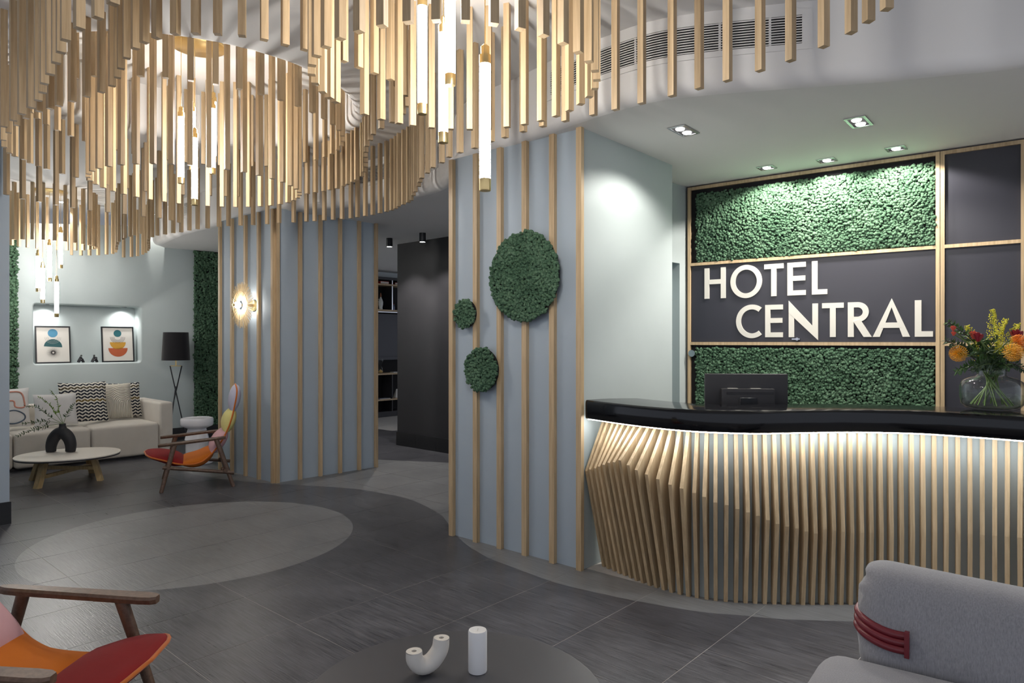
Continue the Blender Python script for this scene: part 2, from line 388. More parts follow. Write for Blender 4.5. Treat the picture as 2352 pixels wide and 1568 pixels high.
# pillar at the left edge
PL = Vector((-3.994, 5.419)); pv = Vector((.70, .714)); pu = Vector((.714, -.70))
wpil = wall('wall_pillar', [PL, PL-pv*.5, PL-pv*.5-pu*.4, PL-pu*.4], 0, H1+.01, paint_blue)
sk = struct('baseboard_pillar', MB().prism([tuple(PL+pu*.01+pv*.01), tuple(PL-pv*.5+pu*.01), tuple(PL-pv*.5), tuple(PL), tuple(PL-pu*.4), tuple(PL-pu*.4+pv*.01)], 0, .004), tile_skirt)
build('tile', MB().prism([tuple(PL+pu*.01+pv*.01), tuple(PL-pv*.105+pu*.01), tuple(PL-pv*.105), tuple(PL+pv*.01)], .003, .175), tile_skirt, sk, world=True)
build('tile', MB().prism([tuple(PL-pv*.111+pu*.01), tuple(PL-pv*.5+pu*.01), tuple(PL-pv*.5), tuple(PL-pv*.111)], .003, .175), tile_skirt, sk, world=True)
# lounge back wall with its niche
LQ = Vector((-4.93, 9.95)); lv = Vector((.695, .719)); ln = Vector((.719, -.695))      # ln faces the room
n0, n1 = ray(73, LQ, lv), ray(327, LQ, lv)
Yn = LQ.y+lv.y*n1; nz1, nz0 = zat(702, Yn), zat(834, Yn)
t0, t1 = -3.0, 3.2; HW = H1+.02; ND = .26
def lp(t, z, d=0): return v3(LQ+lv*t+ln*d, z)
mb = MB()
def rrect(a, b, c, d, r, seg=5):
    out = []
    for (cx, cz, s) in ((b-r, d-r, 0), (a+r, d-r, 90), (a+r, c+r, 180), (b-r, c+r, 270)):
        out += [(cx+r*math.cos(R(s+90*k/seg)), cz+r*math.sin(R(s+90*k/seg))) for k in range(seg+1)]
    return out
rin = rrect(n0+.02, n1-.02, nz0+.02, nz1-.02, .035); rout = rrect(n0, n1, nz0, nz1, .05); m_ = len(rin)
def sq_pt(q):
    return q
big = []
for (s, z) in rout:                                    # ring of quads out to the wall's rectangle
    cx, cz = (n0+n1)/2, (nz0+nz1)/2; dx, dz = s-cx, z-cz; k = 1e9
    if dx > 1e-6: k = min(k, (t1-cx)/dx)
    if dx < -1e-6: k = min(k, (t0-cx)/dx)
    if dz > 1e-6: k = min(k, (HW-cz)/dz)
    if dz < -1e-6: k = min(k, (0-cz)/dz)
    big.append((cx+dx*k, cz+dz*k))
rows = [[lp(s, z, 0) for s, z in big], [lp(s, z, 0) for s, z in rout], [lp(s*.5+a*.5, z*.5+b*.5, -.006) for (s, z), (a, b) in zip(rout, rin)], [lp(s, z, -.03) for s, z in rin], [lp(s, z, -ND) for s, z in rin]]
mb.grid(rows, True, True); mb.add(rows[-1], [tuple(range(m_))])
for (s, z) in ((t0, 0), (t1, 0), (t1, HW), (t0, HW)):
    near = sorted(range(m_), key=lambda k: (big[k][0]-s)**2+(big[k][1]-z)**2)[:2]
    mb.add([lp(s, z), lp(*big[near[0]]), lp(*big[near[1]])], [(0,1,2)])
wl = struct('wall_lounge', mb, paint_green, True, 50)
struct('baseboard_lounge', MB().prism([v3(LQ+lv*t0, 0)[:2], v3(LQ+lv*t1, 0)[:2], v3(LQ+lv*t1+ln*.012, 0)[:2], v3(LQ+lv*t0+ln*.012, 0)[:2]], 0, .18), tile_skirt)
wall('wall_left', [LQ+lv*-3.0, LQ+lv*-3.0+ln*3.35, LQ+lv*-3.12+ln*3.35, LQ+lv*-3.12], 0, HW, paint_blue)
# alcove wall with a glass door
AL, AE = Vector((1.36, 5.808)), Vector((1.552, 6.009)); au = (AE-AL).normalized(); an = Vector((au.y, -au.x))
sj = ray(1561, AL, au); se = (AE-AL).length; zd = zat(606, 5.95)
def ap(s, d=0): return tuple(AL+au*s+an*d)
struct('wall_alcove', MB().prism([ap(-.9), ap(se), ap(se,-.16), ap(-.9,-.16)], zd, H0+.01).prism([ap(sj), ap(se), ap(se,-.16), ap(sj,-.16)], 0, zd), paint_green)
d1 = struct('door_1', MB().prism([ap(-.9,-.10), ap(sj,-.10), ap(sj,-.115), ap(-.9,-.115)], .01, zd), door_glass)
for k, zz in enumerate((1.62, 1.53, 1.50, 1.06)):
    build('stripe', MB().prism([ap(-.3,-.095), ap(ray(1547, AL, au),-.095), ap(ray(1547, AL, au),-.0995), ap(-.3,-.0995)], zz-.014, zz+.014), black_matte, d1, world=True)
build('door_frame', MB().prism([ap(-.02,-.098), ap(.012,-.098), ap(.012,-.12), ap(-.02,-.12)], 0, zd), chrome, d1, world=True)

# ------------------------------------------------------------------ moss
_bm = bmesh.new(); bmesh.ops.create_icosphere(_bm, subdivisions=1, radius=1); _bm.verts.index_update()
ICO_V = np.array([q.co[:] for q in _bm.verts]); ICO_F = np.array([[q.index for q in f.verts] for f in _bm.faces]); _bm.free()
def moss(name, parent, inside, sr, tr, O, u, wv, nn, sp, rad, m, seed=1):
    rg = np.random.default_rng(seed); ns, nt_ = int((sr[1]-sr[0])/sp)+1, int((tr[1]-tr[0])/(sp*.87))+1
    g = np.array([(sr[0]+(a+.5*(b%2))*sp, tr[0]+b*sp*.87) for b in range(nt_) for a in range(ns)])
    g = g+rg.normal(0, sp*.22, g.shape); g = g[[bool(inside(a, b)) for a, b in g]]; N = len(g)
    O, u, wv, nn = (np.array(x, float) for x in (O, u, wv, nn))
    dep = rg.uniform(-.35, .9, N)*rad
    c = O+g[:,:1]*u+g[:,1:]*wv+dep[:,None]*nn
    ax = rg.normal(size=(N,3,3)); Q = np.linalg.qr(ax)[0]
    sc = rad*rg.uniform(.7, 1.3, (N,1,1))*(1+rg.uniform(-.22, .22, (N, len(ICO_V), 1)))
    P = np.einsum('nij,vj->nvi', Q, ICO_V)*sc+c[:,None]
    V_ = P.reshape(-1,3)-np.array(WL[parent.name][:]) if parent is not None else P.reshape(-1,3)
    Fc = (ICO_F[None]+np.arange(N)[:,None,None]*len(ICO_V)).reshape(-1,3)
    me = bpy.data.meshes.new(name); me.vertices.add(len(V_)); me.vertices.foreach_set('co', V_.ravel())
    me.loops.add(Fc.size); me.loops.foreach_set('vertex_index', Fc.ravel().astype(np.int32))
    me.polygons.add(len(Fc)); me.polygons.foreach_set('loop_start', np.arange(0, Fc.size, 3, dtype=np.int32))
    me.polygons.foreach_set('use_smooth', np.ones(len(Fc), bool)); me.materials.append(m); me.update(); me.validate()
    o = bpy.data.objects.new(name, me); COL.objects.link(o); o.parent = parent; o['kind'] = 'stuff'; return o

# ------------------------------------------------------------------ reception back wall
HO = Vector((1.551, 5.978)); hu = Vector((.7931, -.609)).normalized(); hn = Vector((hu.y, -hu.x)); hn = hn if hn.y < 0 else -hn
def hs(px): return ray(px, HO, hu)
def hz(px, py): return zat(py, HO.y+hu.y*hs(px))
def hp(s, d=0): return tuple(HO+hu*s+hn*d)
struct('wall_reception', MB().prism([hp(-.02), hp(4.2), hp(4.2,-.15), hp(-.02,-.15)], 0, H0+.01), panel_dark)
zt = H0-.012; zr = [hz(1588.7, 605.1), hz(1588.7, 611.5), hz(1588.7, 785.2), hz(1588.7, 791.9)]
SW = hs(1588.6)-hs(1582.3); RT = .026; FD = .03
def bar(nm, par, s0, s1, z0, z1, d0=.0, d1=FD, m=oak_pale): return build(nm, MB().prism([hp(s0,d0), hp(s1,d0), hp(s1,d1), hp(s0,d1)], z0, z1), m, par, world=True)
sA, sB, sC, sD = hs(1582.3), hs(2159.6), hs(2161), hs(2358)
un = thing('wall_panel', 'tall oak framed wall panel with hotel sign between two fields of green moss', 'wall panel', v3(HO+hu*((sA+sB)/2), 0))
bar('stile', un, sA, sA+SW, 0, zt); bar('stile', un, sB-SW, sB, 0, zt)
rails = [(zt-RT, zt), (zr[1], zr[0]), (zr[3], zr[2])]
for a, b in rails: bar('rail', un, sA+SW, sB-SW, a, b)
bar('backing', un, sA+SW, sB-SW, .3, zt-RT, .001, .004, void_black)
mg = .022
moss('moss', un, lambda a, b: True, (sA+SW+mg+.035, sB-SW-.012), (rails[1][1]+.012, zt-RT-.035), v3(HO+hn*.016, 0), v3(hu, 0), (0,0,1), v3(hn, 0), .0165, .0125, moss_bright, 3)
moss('moss', un, lambda a, b: True, (sA+SW+mg+.03, sB-SW-.012), (.78, rails[2][0]-.02), v3(HO+hn*.016, 0), v3(hu, 0), (0,0,1), v3(hn, 0), .0165, .0125, moss_bright, 4)
sb = bar('sign_board', un, sA+SW+.004, sB-SW-.004, rails[2][1], rails[1][0], .004, .014, panel_dark)
# the lettering
def letter(polys, name):
    mb = MB()
    for k, q in enumerate(polys): mb.plate([v3(HO+hu*s+hn*.0145, z) for s, z in q], v3(hn*(.008+(.0004*k if len(polys) < 8 or (name == 'R' and (k < 3 or k > len(polys)-2)) else .0024)), 0))
    return build('letter_'+name.lower(), mb, letter_mat, sb, world=True)
def rect(a, b, c, d): return [(a,c),(b,c),(b,d),(a,d)]
def arc_strip(cx, cz, rx, rz, wx, wz, a0, a1, n=26):
    out = []
    for k in range(n):
        p, q = R(a0+(a1-a0)*k/n), R(a0+(a1-a0)*(k+1)/n)
        out.append([(cx+rx*math.cos(p), cz+rz*math.sin(p)), (cx+rx*math.cos(q), cz+rz*math.sin(q)), (cx+(rx-wx)*math.cos(q), cz+(rz-wz)*math.sin(q)), (cx+(rx-wx)*math.cos(p), cz+(rz-wz)*math.sin(p))])
    return out
b1, c1 = hz(1620.3, 686.4), hz(1620.3, 616.9); b2, c2 = hz(1759.3, 774.3), hz(1759.3, 700.5)
st = hs(1631.1)-hs(1620.3); ho = (c1-b1)*.152
def E_(x0, x1, b, c):
    s0, s1 = hs(x0), hs(x1); h = c-b
    return [rect(s0, s0+st, b, c), rect(s0+st, s1, c-h*.15, c), rect(s0+st, s1-.004, b+h*.44, b+h*.59), rect(s0+st, s1, b, b+h*.15)]
def L_(x0, x1, b, c): s0, s1 = hs(x0), hs(x1); return [rect(s0, s0+st, b, c), rect(s0+st, s1, b, b+(c-b)*.15)]
def T_(x0, x1, b, c): s0, s1 = hs(x0), hs(x1); m = (s0+s1)/2; return [rect(s0, s1, c-ho, c), rect(m-st/2, m+st/2, b, c-ho)]
a, b_ = hs(1620.3), hs(1668.7)
letter([rect(a, a+st, b1, c1), rect(b_-st, b_, b1, c1), rect(a+st, b_-st, b1+(c1-b1)*.47, b1+(c1-b1)*.62)], 'H')
a, b_ = hs(1679.9), hs(1752.1); cz = (b1+c1)/2; rz_ = (c1-b1)/2*1.055
letter(arc_strip((a+b_)/2, cz, (b_-a)/2, rz_, st*.98, ho, 0, 360, 48), 'O')
letter(T_(1757, 1801.6, b1, c1), 'T'); letter(E_(1810.2, 1852.5, b1, c1), 'E'); letter(L_(1866.3, 1901.8, b1, c1), 'L')
a = hs(1692.8); rC = (hs(1752.1)-hs(1679.9))/2; cz = (b2+c2)/2
letter(arc_strip(a+rC, cz, rC, (c2-b2)/2*1.055, st*.98, ho, 52, 308, 36), 'C')
letter(E_(1759.3, 1800, b2, c2), 'E')
a, b_ = hs(1813.2), hs(1880.5)
letter([rect(a, a+st, b2, c2-.04), rect(b_-st, b_, b2+.04, c2), [(a, c2+.028), (b_, b2+.028+.012), (b_, b2-.024), (a, c2-.068)]], 'N')
letter(T_(1889.6, 1939.5, b2, c2), 'T')
a, b_, e = hs(1948.6), hs(1997), hs(2003.4); h = c2-b2; rb = h*.285; sx = b_-rb*1.02
letter([rect(a, a+st, b2, c2), rect(a+st, sx, c2-ho, c2), rect(a+st, sx, c2-2*rb, c2-2*rb+ho)]+arc_strip(sx, c2-rb, b_-sx, rb, st*.98, ho, -90, 90, 16)+[[(a+st*.95, c2-2*rb+.004), (a+st*2.05, c2-2*rb+.02), (e, b2), (e-st*1.28, b2)]], 'R')
a, b_ = hs(2005.7), hs(2091.3); m = hs(2049.3); w_ = st*1.12; ct = c2+.02
letter([[(a, b2), (a+w_, b2), (m+.012, ct-.03), (m, ct)], [(b_-w_, b2), (b_, b2), (m, ct), (m-.012, ct-.03)], rect(a+(m-a)*.43, b_-(b_-m)*.43, b2+h*.25, b2+h*.40)], 'A')
letter(L_(2102, 2143.9, b2, c2), 'L')
s0 = hs(1830); zz = hz(1830, 778.5)
build('latch', MB().prism([hp(s0-.03,.014), hp(s0+.03,.014), hp(s0+.03,.03), hp(s0-.03,.03)], zz-.006, zz+.006).tube([v3(HO+hu*(s0+.012)+hn*.012, zz), v3(HO+hu*(s0+.012)+hn*.04, zz)], .012, 12), chrome, un, world=True)
s0 = hs(1593.5); zz = hz(1593, 811)
build('door_stop', MB().tube([v3(HO+hu*s0+hn*.004, zz), v3(HO+hu*s0+hn*.05, zz)], [.034, .03], 20), chrome, un, world=True)
un2 = thing('wall_panel', 'tall oak framed wall panel with plain charcoal boards behind the flowers', 'wall panel', v3(HO+hu*((sC+sD)/2), 0))
bar('stile', un2, sC, sC+SW, 0, zt); bar('stile', un2, sD-SW*1.2, sD, 0, zt)
for a, b in rails: bar('rail', un2, sC+SW, sD-SW*1.2, a, b)
for a, b in ((rails[1][1], rails[0][0]), (rails[2][1], rails[1][0]), (.3, rails[2][0])): bar('board', un2, sC+SW, sD-SW*1.2, a, b, .002, .012, panel_dark)
un3 = thing('wall_panel', 'oak framed charcoal wall panel at the end of the reception wall', 'wall panel', v3(HO+hu*(sD+.4), 0))
bar('stile', un3, sD+.004, sD+.004+SW, 0, zt); bar('board', un3, sD+.004+SW, sD+.8, .3, zt-RT, .002, .012, panel_dark); bar('rail', un3, sD+.004+SW, sD+.8, zt-RT, zt)
# round moss discs on the column
for (px, py, rpx, lab) in ((1215.5, 636, 104.5, 'large round disc of green moss mounted on the battened column'), (1080, 721, 33.5, 'smallest round disc of green moss mounted on the battened column'), (1118, 848, 51.5, 'medium round disc of green moss mounted on the battened column below the small one')):
    s = ray(px, A_, cu); P = A_+cu*s; r = rpx*P.y/F; z = zat(py, P.y)
    t = thing('moss_disc', lab, 'moss disc', v3(P+cn*.033, z-r))
    bk = MB().tube([v3(P+cn*.033, z), v3(P+cn*.052, z)], r*.93, 40); build('backing', bk, void_black, t, world=True)
    moss('moss', t, lambda a, b, r=r: a*a+b*b < (r*.98)**2, (-r, r), (-r, r), v3(P+cn*.06, z), v3(cu, 0), (0,0,1), v3(cn, 0), .0155, .0125, moss_deep, int(px))
# moss walls in the lounge
for k, (a, b, z1, lab) in enumerate(((ray(446, LQ, lv), ray(530, LQ, lv), H0, 'tall dark green moss wall panel in the lounge beside the floor lamp'), (ray(8, LQ, lv)-.4, ray(36.5, LQ, lv), H0+.3, 'tall green moss wall panel in the lounge behind the sofa end by the pillar'))):
    t = thing('green_wall', lab, 'green wall', v3(LQ+lv*((a+b)/2)+ln*.013, .18))
    build('backing', MB().prism([v3(LQ+lv*a+ln*.002,0)[:2], v3(LQ+lv*b+ln*.002,0)[:2], v3(LQ+lv*b+ln*.014,0)[:2], v3(LQ+lv*a+ln*.014,0)[:2]], .18, z1), void_black, t, world=True)
    moss('moss', t, lambda x, y: True, (a, b), (.2, z1-.02), v3(LQ+ln*.025, 0), v3(lv, 0), (0,0,1), v3(ln, 0), .026, .02, moss_deep, 50+k)

# ------------------------------------------------------------------ hanging oak slats
SL = .031; PLACED = []
def slat_row(lab, pts, zb, zt_, closed=False):
    c = sum(pts, Vector((0,0)))/len(pts)
    t = thing('hanging_slat_row', lab, 'hanging slats', v3(c, zt_), group=None)
    me = mesh('slat', MB().box((0,0,(zb-zt_)/2), (SL, SL, zt_-zb)), oak); n = len(pts)
    for i, p in enumerate(pts):
        if closed: tg = pts[(i+1)%n]-pts[i-1]
        else: tg = pts[min(i+1, n-1)]-pts[max(i-1, 0)]
        d = (p-LQ).dot(ln)
        if d < .05: p = p+ln*(.05-d)
        tn = tg.normalized()
        for k in range(1, 16):                          # slide along the row until clear of slats already hung
            q = p+tn*(.014*(k//2)*(1 if k % 2 else -1))
            if all((q-o_).length > .047 for o_ in PLACED): p = q; break
        PLACED.append(p)
        link_mesh('slat', me, t, v3(p-c, 0), math.atan2(tg.y, tg.x)+random.uniform(-.06, .06))
    return t
def ring(c, r, n, ph=0): return [c+Vector((math.cos(2*math.pi*(k+ph)/n), math.sin(2*math.pi*(k+ph)/n)))*r for k in range(n)]
ZA, ZJ = 2.596, 2.788
Apx = [(2037,22),(1995,50),(1955,76),(1892,108),(1816,140),(1746,163),(1671,186),(1606,204),(1544,221),(1474,238),(1414,252.5),(1363,264.8),(1298.5,278.6),(1247,290.8),(1202,302.8),(1160,316.3),(1128,325),(1090.6,340.6),(1056.6,350.8),(1032,361),(1015,373.6),(994.5,385.2),(982,397.5),(969,409),(964.8,418),(962,428),(954,440.6),(950,449),(945,460),(938,465),(927,469.5),(915.8,474.2),(909,478.8),(900,482.7),(888,486),(873,489.5),(856.4,493.4),(839.3,496),(821.4,498.7),(806,501.3),(785.7,503),(765.3,504.6),(745,506),(723,507.7),(704,508.5),(674.7,510.7),(641,512),(614,514.5),(581.6,516.6),(552.8,517.6),(525,518.9),(503,520.5),(477,524),(454,526),(435,529),(416.5,533),(398,535),(379,538),(361,540.6),(350,544.4),(342,549),(341,555),(341,561),(342,566),(342,571),(340,576),(335,580.5),(328,584.5),(316,588),(302,589.8),(284,591)]
A = [at(*p, ZA) for p in Apx]; A = [A[0]+Vector((.02,-.42)), A[0]+Vector((.025,-.28)), A[0]+Vector((.02,-.14))]+A
slat_row('long wavy row of oak slats hanging beside the curved vented fascia', A, ZA, H1)
Jpx = [(482,449),(518.6,450.5),(546,450.5),(574,451.4),(597.6,451),(623,451.8),(645,451),(664.5,449.6),(687,447),(706,445),(725,442),(743.8,439),(757.7,436),(774.6,432.8),(789,427.6),(798.8,423),(809.8,418),(819,413),(831.8,405),(836.5,395),(840.7,383.8),(840,373),(839,361),(841,349.7),(842.8,336),(851,322),(857.5,308.8),(875.8,295.4),(901,281.4),(925,262),(937,245),(930,220),(913,199),(896.7,183.7),(860,169),(824,155.6),(789.5,141.6),(745,128),(700,115),(655,104),(607,92),(556,83),(500,79),(450,78),(403,79),(360,88),(332,98),(311,112),(291,134),(278,158),(270,178.6),(257.6,197.7),(233,212),(199,222),(166,233),(135,243.6),(115,250),(89,256),(60,272),(38,288),(20,305),(8,322),(10,338),(22,351.5),(34.4,359),(53.4,366),(69,375),(88.7,381.7),(107.6,388.5),(142.6,399),(174,407),(205,415),(245,424),(290,432),(335,439),(380,444),(420,447),(452,449)]
slat_row('short oak slats hanging in a closed loop around the ceiling dome', [at(*p, ZJ) for p in Jpx], ZJ, H1, True)
slat_row('ring of long oak slats hanging around the pendant cluster near the reception desk', ring(Vector((-.245, 3.01)), .615, 38, .3), 2.573, H1, True)
slat_row('outer ring of oak slats hanging just inside the rim of the ceiling dome', ring(DC+Vector((-.0,-.03)), 1.035, 48), 3.0, H2, True)
slat_row('inner ring of very long oak slats hanging from the ceiling dome around its pendants', ring(DC, .705, 40, .2), 2.58, H2, True)
Dpx = [(300,-18),(260,10),(224.5,42),(182,66),(150.5,93),(140,121),(129,145),(115,171),(102,192.6),(98,213),(88,231),(71,247.5),(50,262),(31,277),(8,291)]
slat_row('curved row of oak slats hanging in front of the grey pillar', [at(*p, ZA) for p in Dpx], ZA, H1)
Hpx = [(15,447),(52,456.6),(90,463.5),(129,470.7),(167,476.8),(206.6,482.6),(247.5,487),(285.7,491.6),(329,496.7),(366,500.5),(393,505.6),(412,511)]
slat_row('curved row of oak slats hanging between the dome and the lounge', [at(*p, ZA) for p in Hpx], ZA, H1)
slat_row('small ring of oak slats hanging around the pendants above the lounge table', ring(Vector((-5.44, 8.04)), .46, 28), 2.58, H1, True)
Lpx = [(164.5,580),(186,581),(205.8,581),(225.6,580.5),(245,579),(259,577.5),(266,574),(268,568),(268,562),(270,556),(273,549),(282.7,544.4),(287,540),(298.5,537),(308,533.7),(323,530)]
slat_row('curved row of oak slats hanging close to the lounge back wall', [at(*p, ZA) for p in Lpx], ZA-.03, H1)

# ------------------------------------------------------------------ tube pendants on brass canopies
def pendant_cluster(lab, c, zc, rc, tubes, power):
    t = thing('pendant_lamp', lab, 'pendant lamp', v3(c, zc))
    build('canopy', MB().lathe([(rc*.98, zc-.02), (rc, zc-.017), (rc, zc+.0)], v3(c, 0), 48), brass, t, True, world=True)
    for (x, y, zb, zt_) in tubes:
        tb = build('tube', MB().lathe([(.0205, zb+.045), (.0205, zt_-.045)], (x, y, 0), 20), tube_glow, t, True, world=True)
        build('cap', MB().lathe([(.008, zb-.0), (.0205, zb+.001), (.022, zb+.004), (.022, zb+.046), (.015, zb+.046)], (x, y, 0), 20), brass, tb, True, world=True)
        build('cap', MB().lathe([(.015, zt_-.046), (.022, zt_-.046), (.022, zt_-.012), (.016, zt_-.01), (.016, zt_+.02), (.006, zt_+.03)], (x, y, 0), 20), brass, tb, True, world=True)
        build('cord', MB().tube([(x, y, zt_+.02), (x, y, zc-.015)], .0022, 6), brass, tb, True, world=True)
    return t
def ptube(px, Y, ybot, ytop=None, L=.52):
    zb = zat(ybot, Y); return ((px-CX)/F*Y, Y, zb, zb+L if ytop is None else zat(ytop, Y))
pendant_cluster('brass canopy with lit glass tube pendants hanging in the slat ring near the reception desk', Vector((-.245, 2.9)), H1, .2,
    [ptube(970, 3.0, 263), ptube(1018, 2.95, 329), ptube(1034, 2.75, 197), ptube(1114, 2.55, 439)], 0)
pendant_cluster('brass canopy with lit glass tube pendants hanging from the ceiling dome', DC+Vector((0,-.03)), H2, .19,
    [ptube(416, 4.85, 422), ptube(442, 5.0, 391, 243), ptube(447, 4.8, 472), ptube(490, 5.1, 372, 220), ptube(488, 4.95, 400)], 0)
pendant_cluster('brass canopy with lit glass tube pendants hanging above the lounge coffee table', Vector((-5.46, 8.05)), H1, .18,
    [ptube(87.5, 7.95, 670, 579), ptube(98, 8.1, 696, 607), ptube(114, 8.0, 646, 555), ptube(139.5, 8.1, 616, 526), ptube(130, 7.9, 728, 638)], 0)

# ------------------------------------------------------------------ linear air vents on the fascia
def vent(lab, x0, x1, ymin, ymax, z0, z1, nb, mull):
    idx = [i for i, p in enumerate(FA) if ymin < p.y < ymax and x0 <= CX+F*p.x/p.y <= x1]
    i0, i1 = min(idx), max(idx); P = resample(FA[i0:i1+1], .05)
    t = thing('air_vent', lab, 'air vent', v3(P[len(P)//2], z0))
    def strip(nm, za, zb, d0, d1, m, Q=P):
        a = offset(Q, -d0); b = offset(Q, -d1)
        mb = MB(); mb.grid([[v3(a[i], za), v3(b[i], za), v3(b[i], zb), v3(a[i], zb), v3(a[i], za)] for i in range(len(Q))])
        e = len(mb.v); mb.f += [(0,1,2,3), (e-5, e-4, e-3, e-2)]
        return build(nm, mb, m, t, True, 30, world=True)
    strip('backing', z0-.01, z1+.01, -.17, -.16, black_metal); strip('duct', z1, z1+.005, -.165, .0, black_metal); strip('duct', z0-.005, z0, -.165, .0, black_metal)
    fr = .03
    strip('frame', z1, z1+fr, .0, .009, paint_ceil); strip('frame', z0-fr, z0, .0, .009, paint_ceil)
    L = sum((P[i+1]-P[i]).length for i in range(len(P)-1)); ek = max(2, len(P)//40+2)
    for seg in (P[:ek], P[-ek:]):
        strip('frame', z0, z1, .003, .0095, paint_ceil, seg[:2] if seg is P[:ek] else seg[-2:])
    for k in range(nb):
        z = z0+(k+.5)*(z1-z0)/nb; strip('blade', z-(z1-z0)/nb*.17, z+(z1-z0)/nb*.17, .003, .010, paint_ceil)
    for k in range(1, mull):
        j = int(len(P)*k/mull); strip('mullion', z0, z1, .003, .006, paint_ceil, [P[j], P[j]+tang(P, j)*.012])
vent('long linear air vent in the fascia in front of the reception desk', 1245, 1882, 0, 4.9, VZ0, VZ1, 11, 7)
vent('linear air vent in the fascia over the corridor opening', 745, 1010, 5.3, 8, VZ0, VZ1, 11, 5)
vent('short linear air vent in the fascia near the lounge', 410, 436, 7, 12, VZ0, VZ1, 11, 2)

# ------------------------------------------------------------------ recessed downlights
def downlight(lab, p, zc, a, b, ux, bulbs, power, ang=95, tilt=(0,0,-1), grp=None, blend=.25):
    t = thing('recessed_downlight', lab, 'downlight', v3(p, zc-.004)); uy = Vector((-ux.y, ux.x))
    def q(x, y): return tuple(p+ux*x+uy*y)
    o = [(-a/2,-b/2),(a/2,-b/2),(a/2,b/2),(-a/2,b/2)]; i_ = [(x*(1-.026/a*1.2), y*(1-.026/b*1.2)) for x, y in o]
    mb = MB(); mb.grid([[v3(q(*c), zc-.006) for c in o+o[:1]], [v3(q(*c), zc-.007) for c in i_+i_[:1]], [v3(q(*c), zc-.001) for c in i_+i_[:1]]], False, True)
    mb.grid([[v3(q(*c), zc+.001) for c in o+o[:1]], [v3(q(*c), zc-.006) for c in o+o[:1]]])
    build('trim', mb, chrome, t, world=True)
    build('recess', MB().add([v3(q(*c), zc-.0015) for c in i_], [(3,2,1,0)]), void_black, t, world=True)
    for (x, y) in bulbs:
        c = p+ux*x+uy*y
        build('lamp_glass', MB().lathe([(.001, zc-.012), (.022, zc-.011), (.028, zc-.006), (.028, zc-.002)], v3(c, 0), 20), lamp_glow, t, True, world=True)
        if power: lamp('SPOT', v3(c, zc-.03), power, (1,.95,.88), t, .03, ang, blend, tilt)
    return t
W_ = Vector((.77, -.638)).normalized(); VV = Vector((.638, .77)).normalized()
downlight('rectangular twin downlight in the soffit beside the pale side wall', at(1570, 299, H0), H0, .225, .12, VV, [(-.05,0),(.05,0)], 15, 143, v3(0*W_, -1), blend=.4)
downlight('rectangular twin downlight in the soffit above the middle of the desk', at(1972, 279, H0), H0, .225, .12, VV, [(-.05,0),(.05,0)], 18, 150)
for k, (px, py) in enumerate(((1761, 384), (1899, 367), (2058, 340))):
    downlight(('first', 'second', 'third')[k]+' small square downlight along the moss wall counted from the alcove', at(px, py, H0), H0, .125, .125, VV, [(0,0)], 36, 140, v3(-hn*.2, -1), 'downlights above the moss wall')
downlight('small square downlight in the main ceiling by the lounge wall near the fascia', at(360, 492, H1), H1, .11, .11, lv, [(0,0)], 11, 100, v3(-ln*.4, -1))
downlight('small square downlight in the main ceiling beside the lounge pendant canopy', at(141, 463, H1), H1, .11, .11, lv, [(0,0)], 13, 100, v3(-ln*.4, -1))
def spot_can(lab, px, py):
    p = at(px, py, H0); t = thing('spot_can', lab, 'ceiling spot', v3(p, H0-.115))
    build('body', MB().lathe([(.034, H0-.108), (.04, H0-.115), (.041, H0-.112), (.041, H0)], v3(p, 0), 28), black_metal, t, True, world=True)
    build('lamp_glass', MB().lathe([(.001, H0-.112), (.034, H0-.111)], v3(p, 0), 24), lamp_glow, t, True, world=True)
    lamp('SPOT', v3(p, H0-.13), 46, (1,.96,.92), t, .03, 110, .6, (0,0,-1))
spot_can('black cylinder ceiling spot nearer the bookcase in the corridor', 894.5, 547)
spot_can('black cylinder ceiling spot in front of the black corridor wall', 970.5, 535)

# ------------------------------------------------------------------ reception desk
HT, HBt = 1.08, .962
top_px = [(1344.7,918),(1410,925.5),(1478.9,932.3),(1568.4,939),(1657.8,942.6),(1747,944),(1859,942.6),(1971,941.7),(2105,944),(2217,949.3),(2352,957)]
TC = [at(*p, HT) for p in top_px]; TC = catmull(TC+[TC[-1]+Vector((.35,-.32)), TC[-1]+Vector((.75,-.62))], .04)
base_px = [(1385.2,1300.7),(1395.3,1305.8),(1408.5,1310.9),(1420.7,1316.9),(1432.9,1321.4),(1447,1327.1),(1460.2,1333.2),(1474.8,1338.6),(1490.3,1344.7),(1505.9,1349.4),(1523.1,1354.9),(1540.8,1360.5),(1560.2,1365),(1579.9,1369.7),(1600.2,1373.1),(1622.5,1376.8),(1643.8,1379.8),(1667.1,1381.8),(1690.5,1383.9),(1713,1385.2),(1735,1386.2),(1757,1387),(1779,1387.8),(1801,1388.4),(1823,1388.8),(1845,1389),(1867,1389),(1889,1389),(1911,1389),(1933,1389),(1955,1389)]
BP = [at(*p) for p in base_px]
far = [BP[-1]+Vector(q) for q in ((.08,0),(.16,-.004),(.24,-.012),(.32,-.026),(.40,-.048),(.48,-.08),(.56,-.12),(.63,-.165),(.70,-.215),(.765,-.27),(.83,-.325),(.895,-.38),(.96,-.435),(1.02,-.49),(1.08,-.55),(1.14,-.61))]
far = [q for q in resample(catmull([BP[-2], BP[-1]]+far, .02), .054)]
far = [q for q in far if q.x > BP[-1].x+.03]
FB = BP+far
desk = thing('reception_desk', 'curved reception desk with folded oak fins under a glossy black counter', 'desk', v3(FB[20], 0))
sm = catmull(FB[::3], .05); sm = sm if True else FB
back = offset(sm, .055); back = [back[0]+(back[0]-back[1]).normalized()*.04]+back
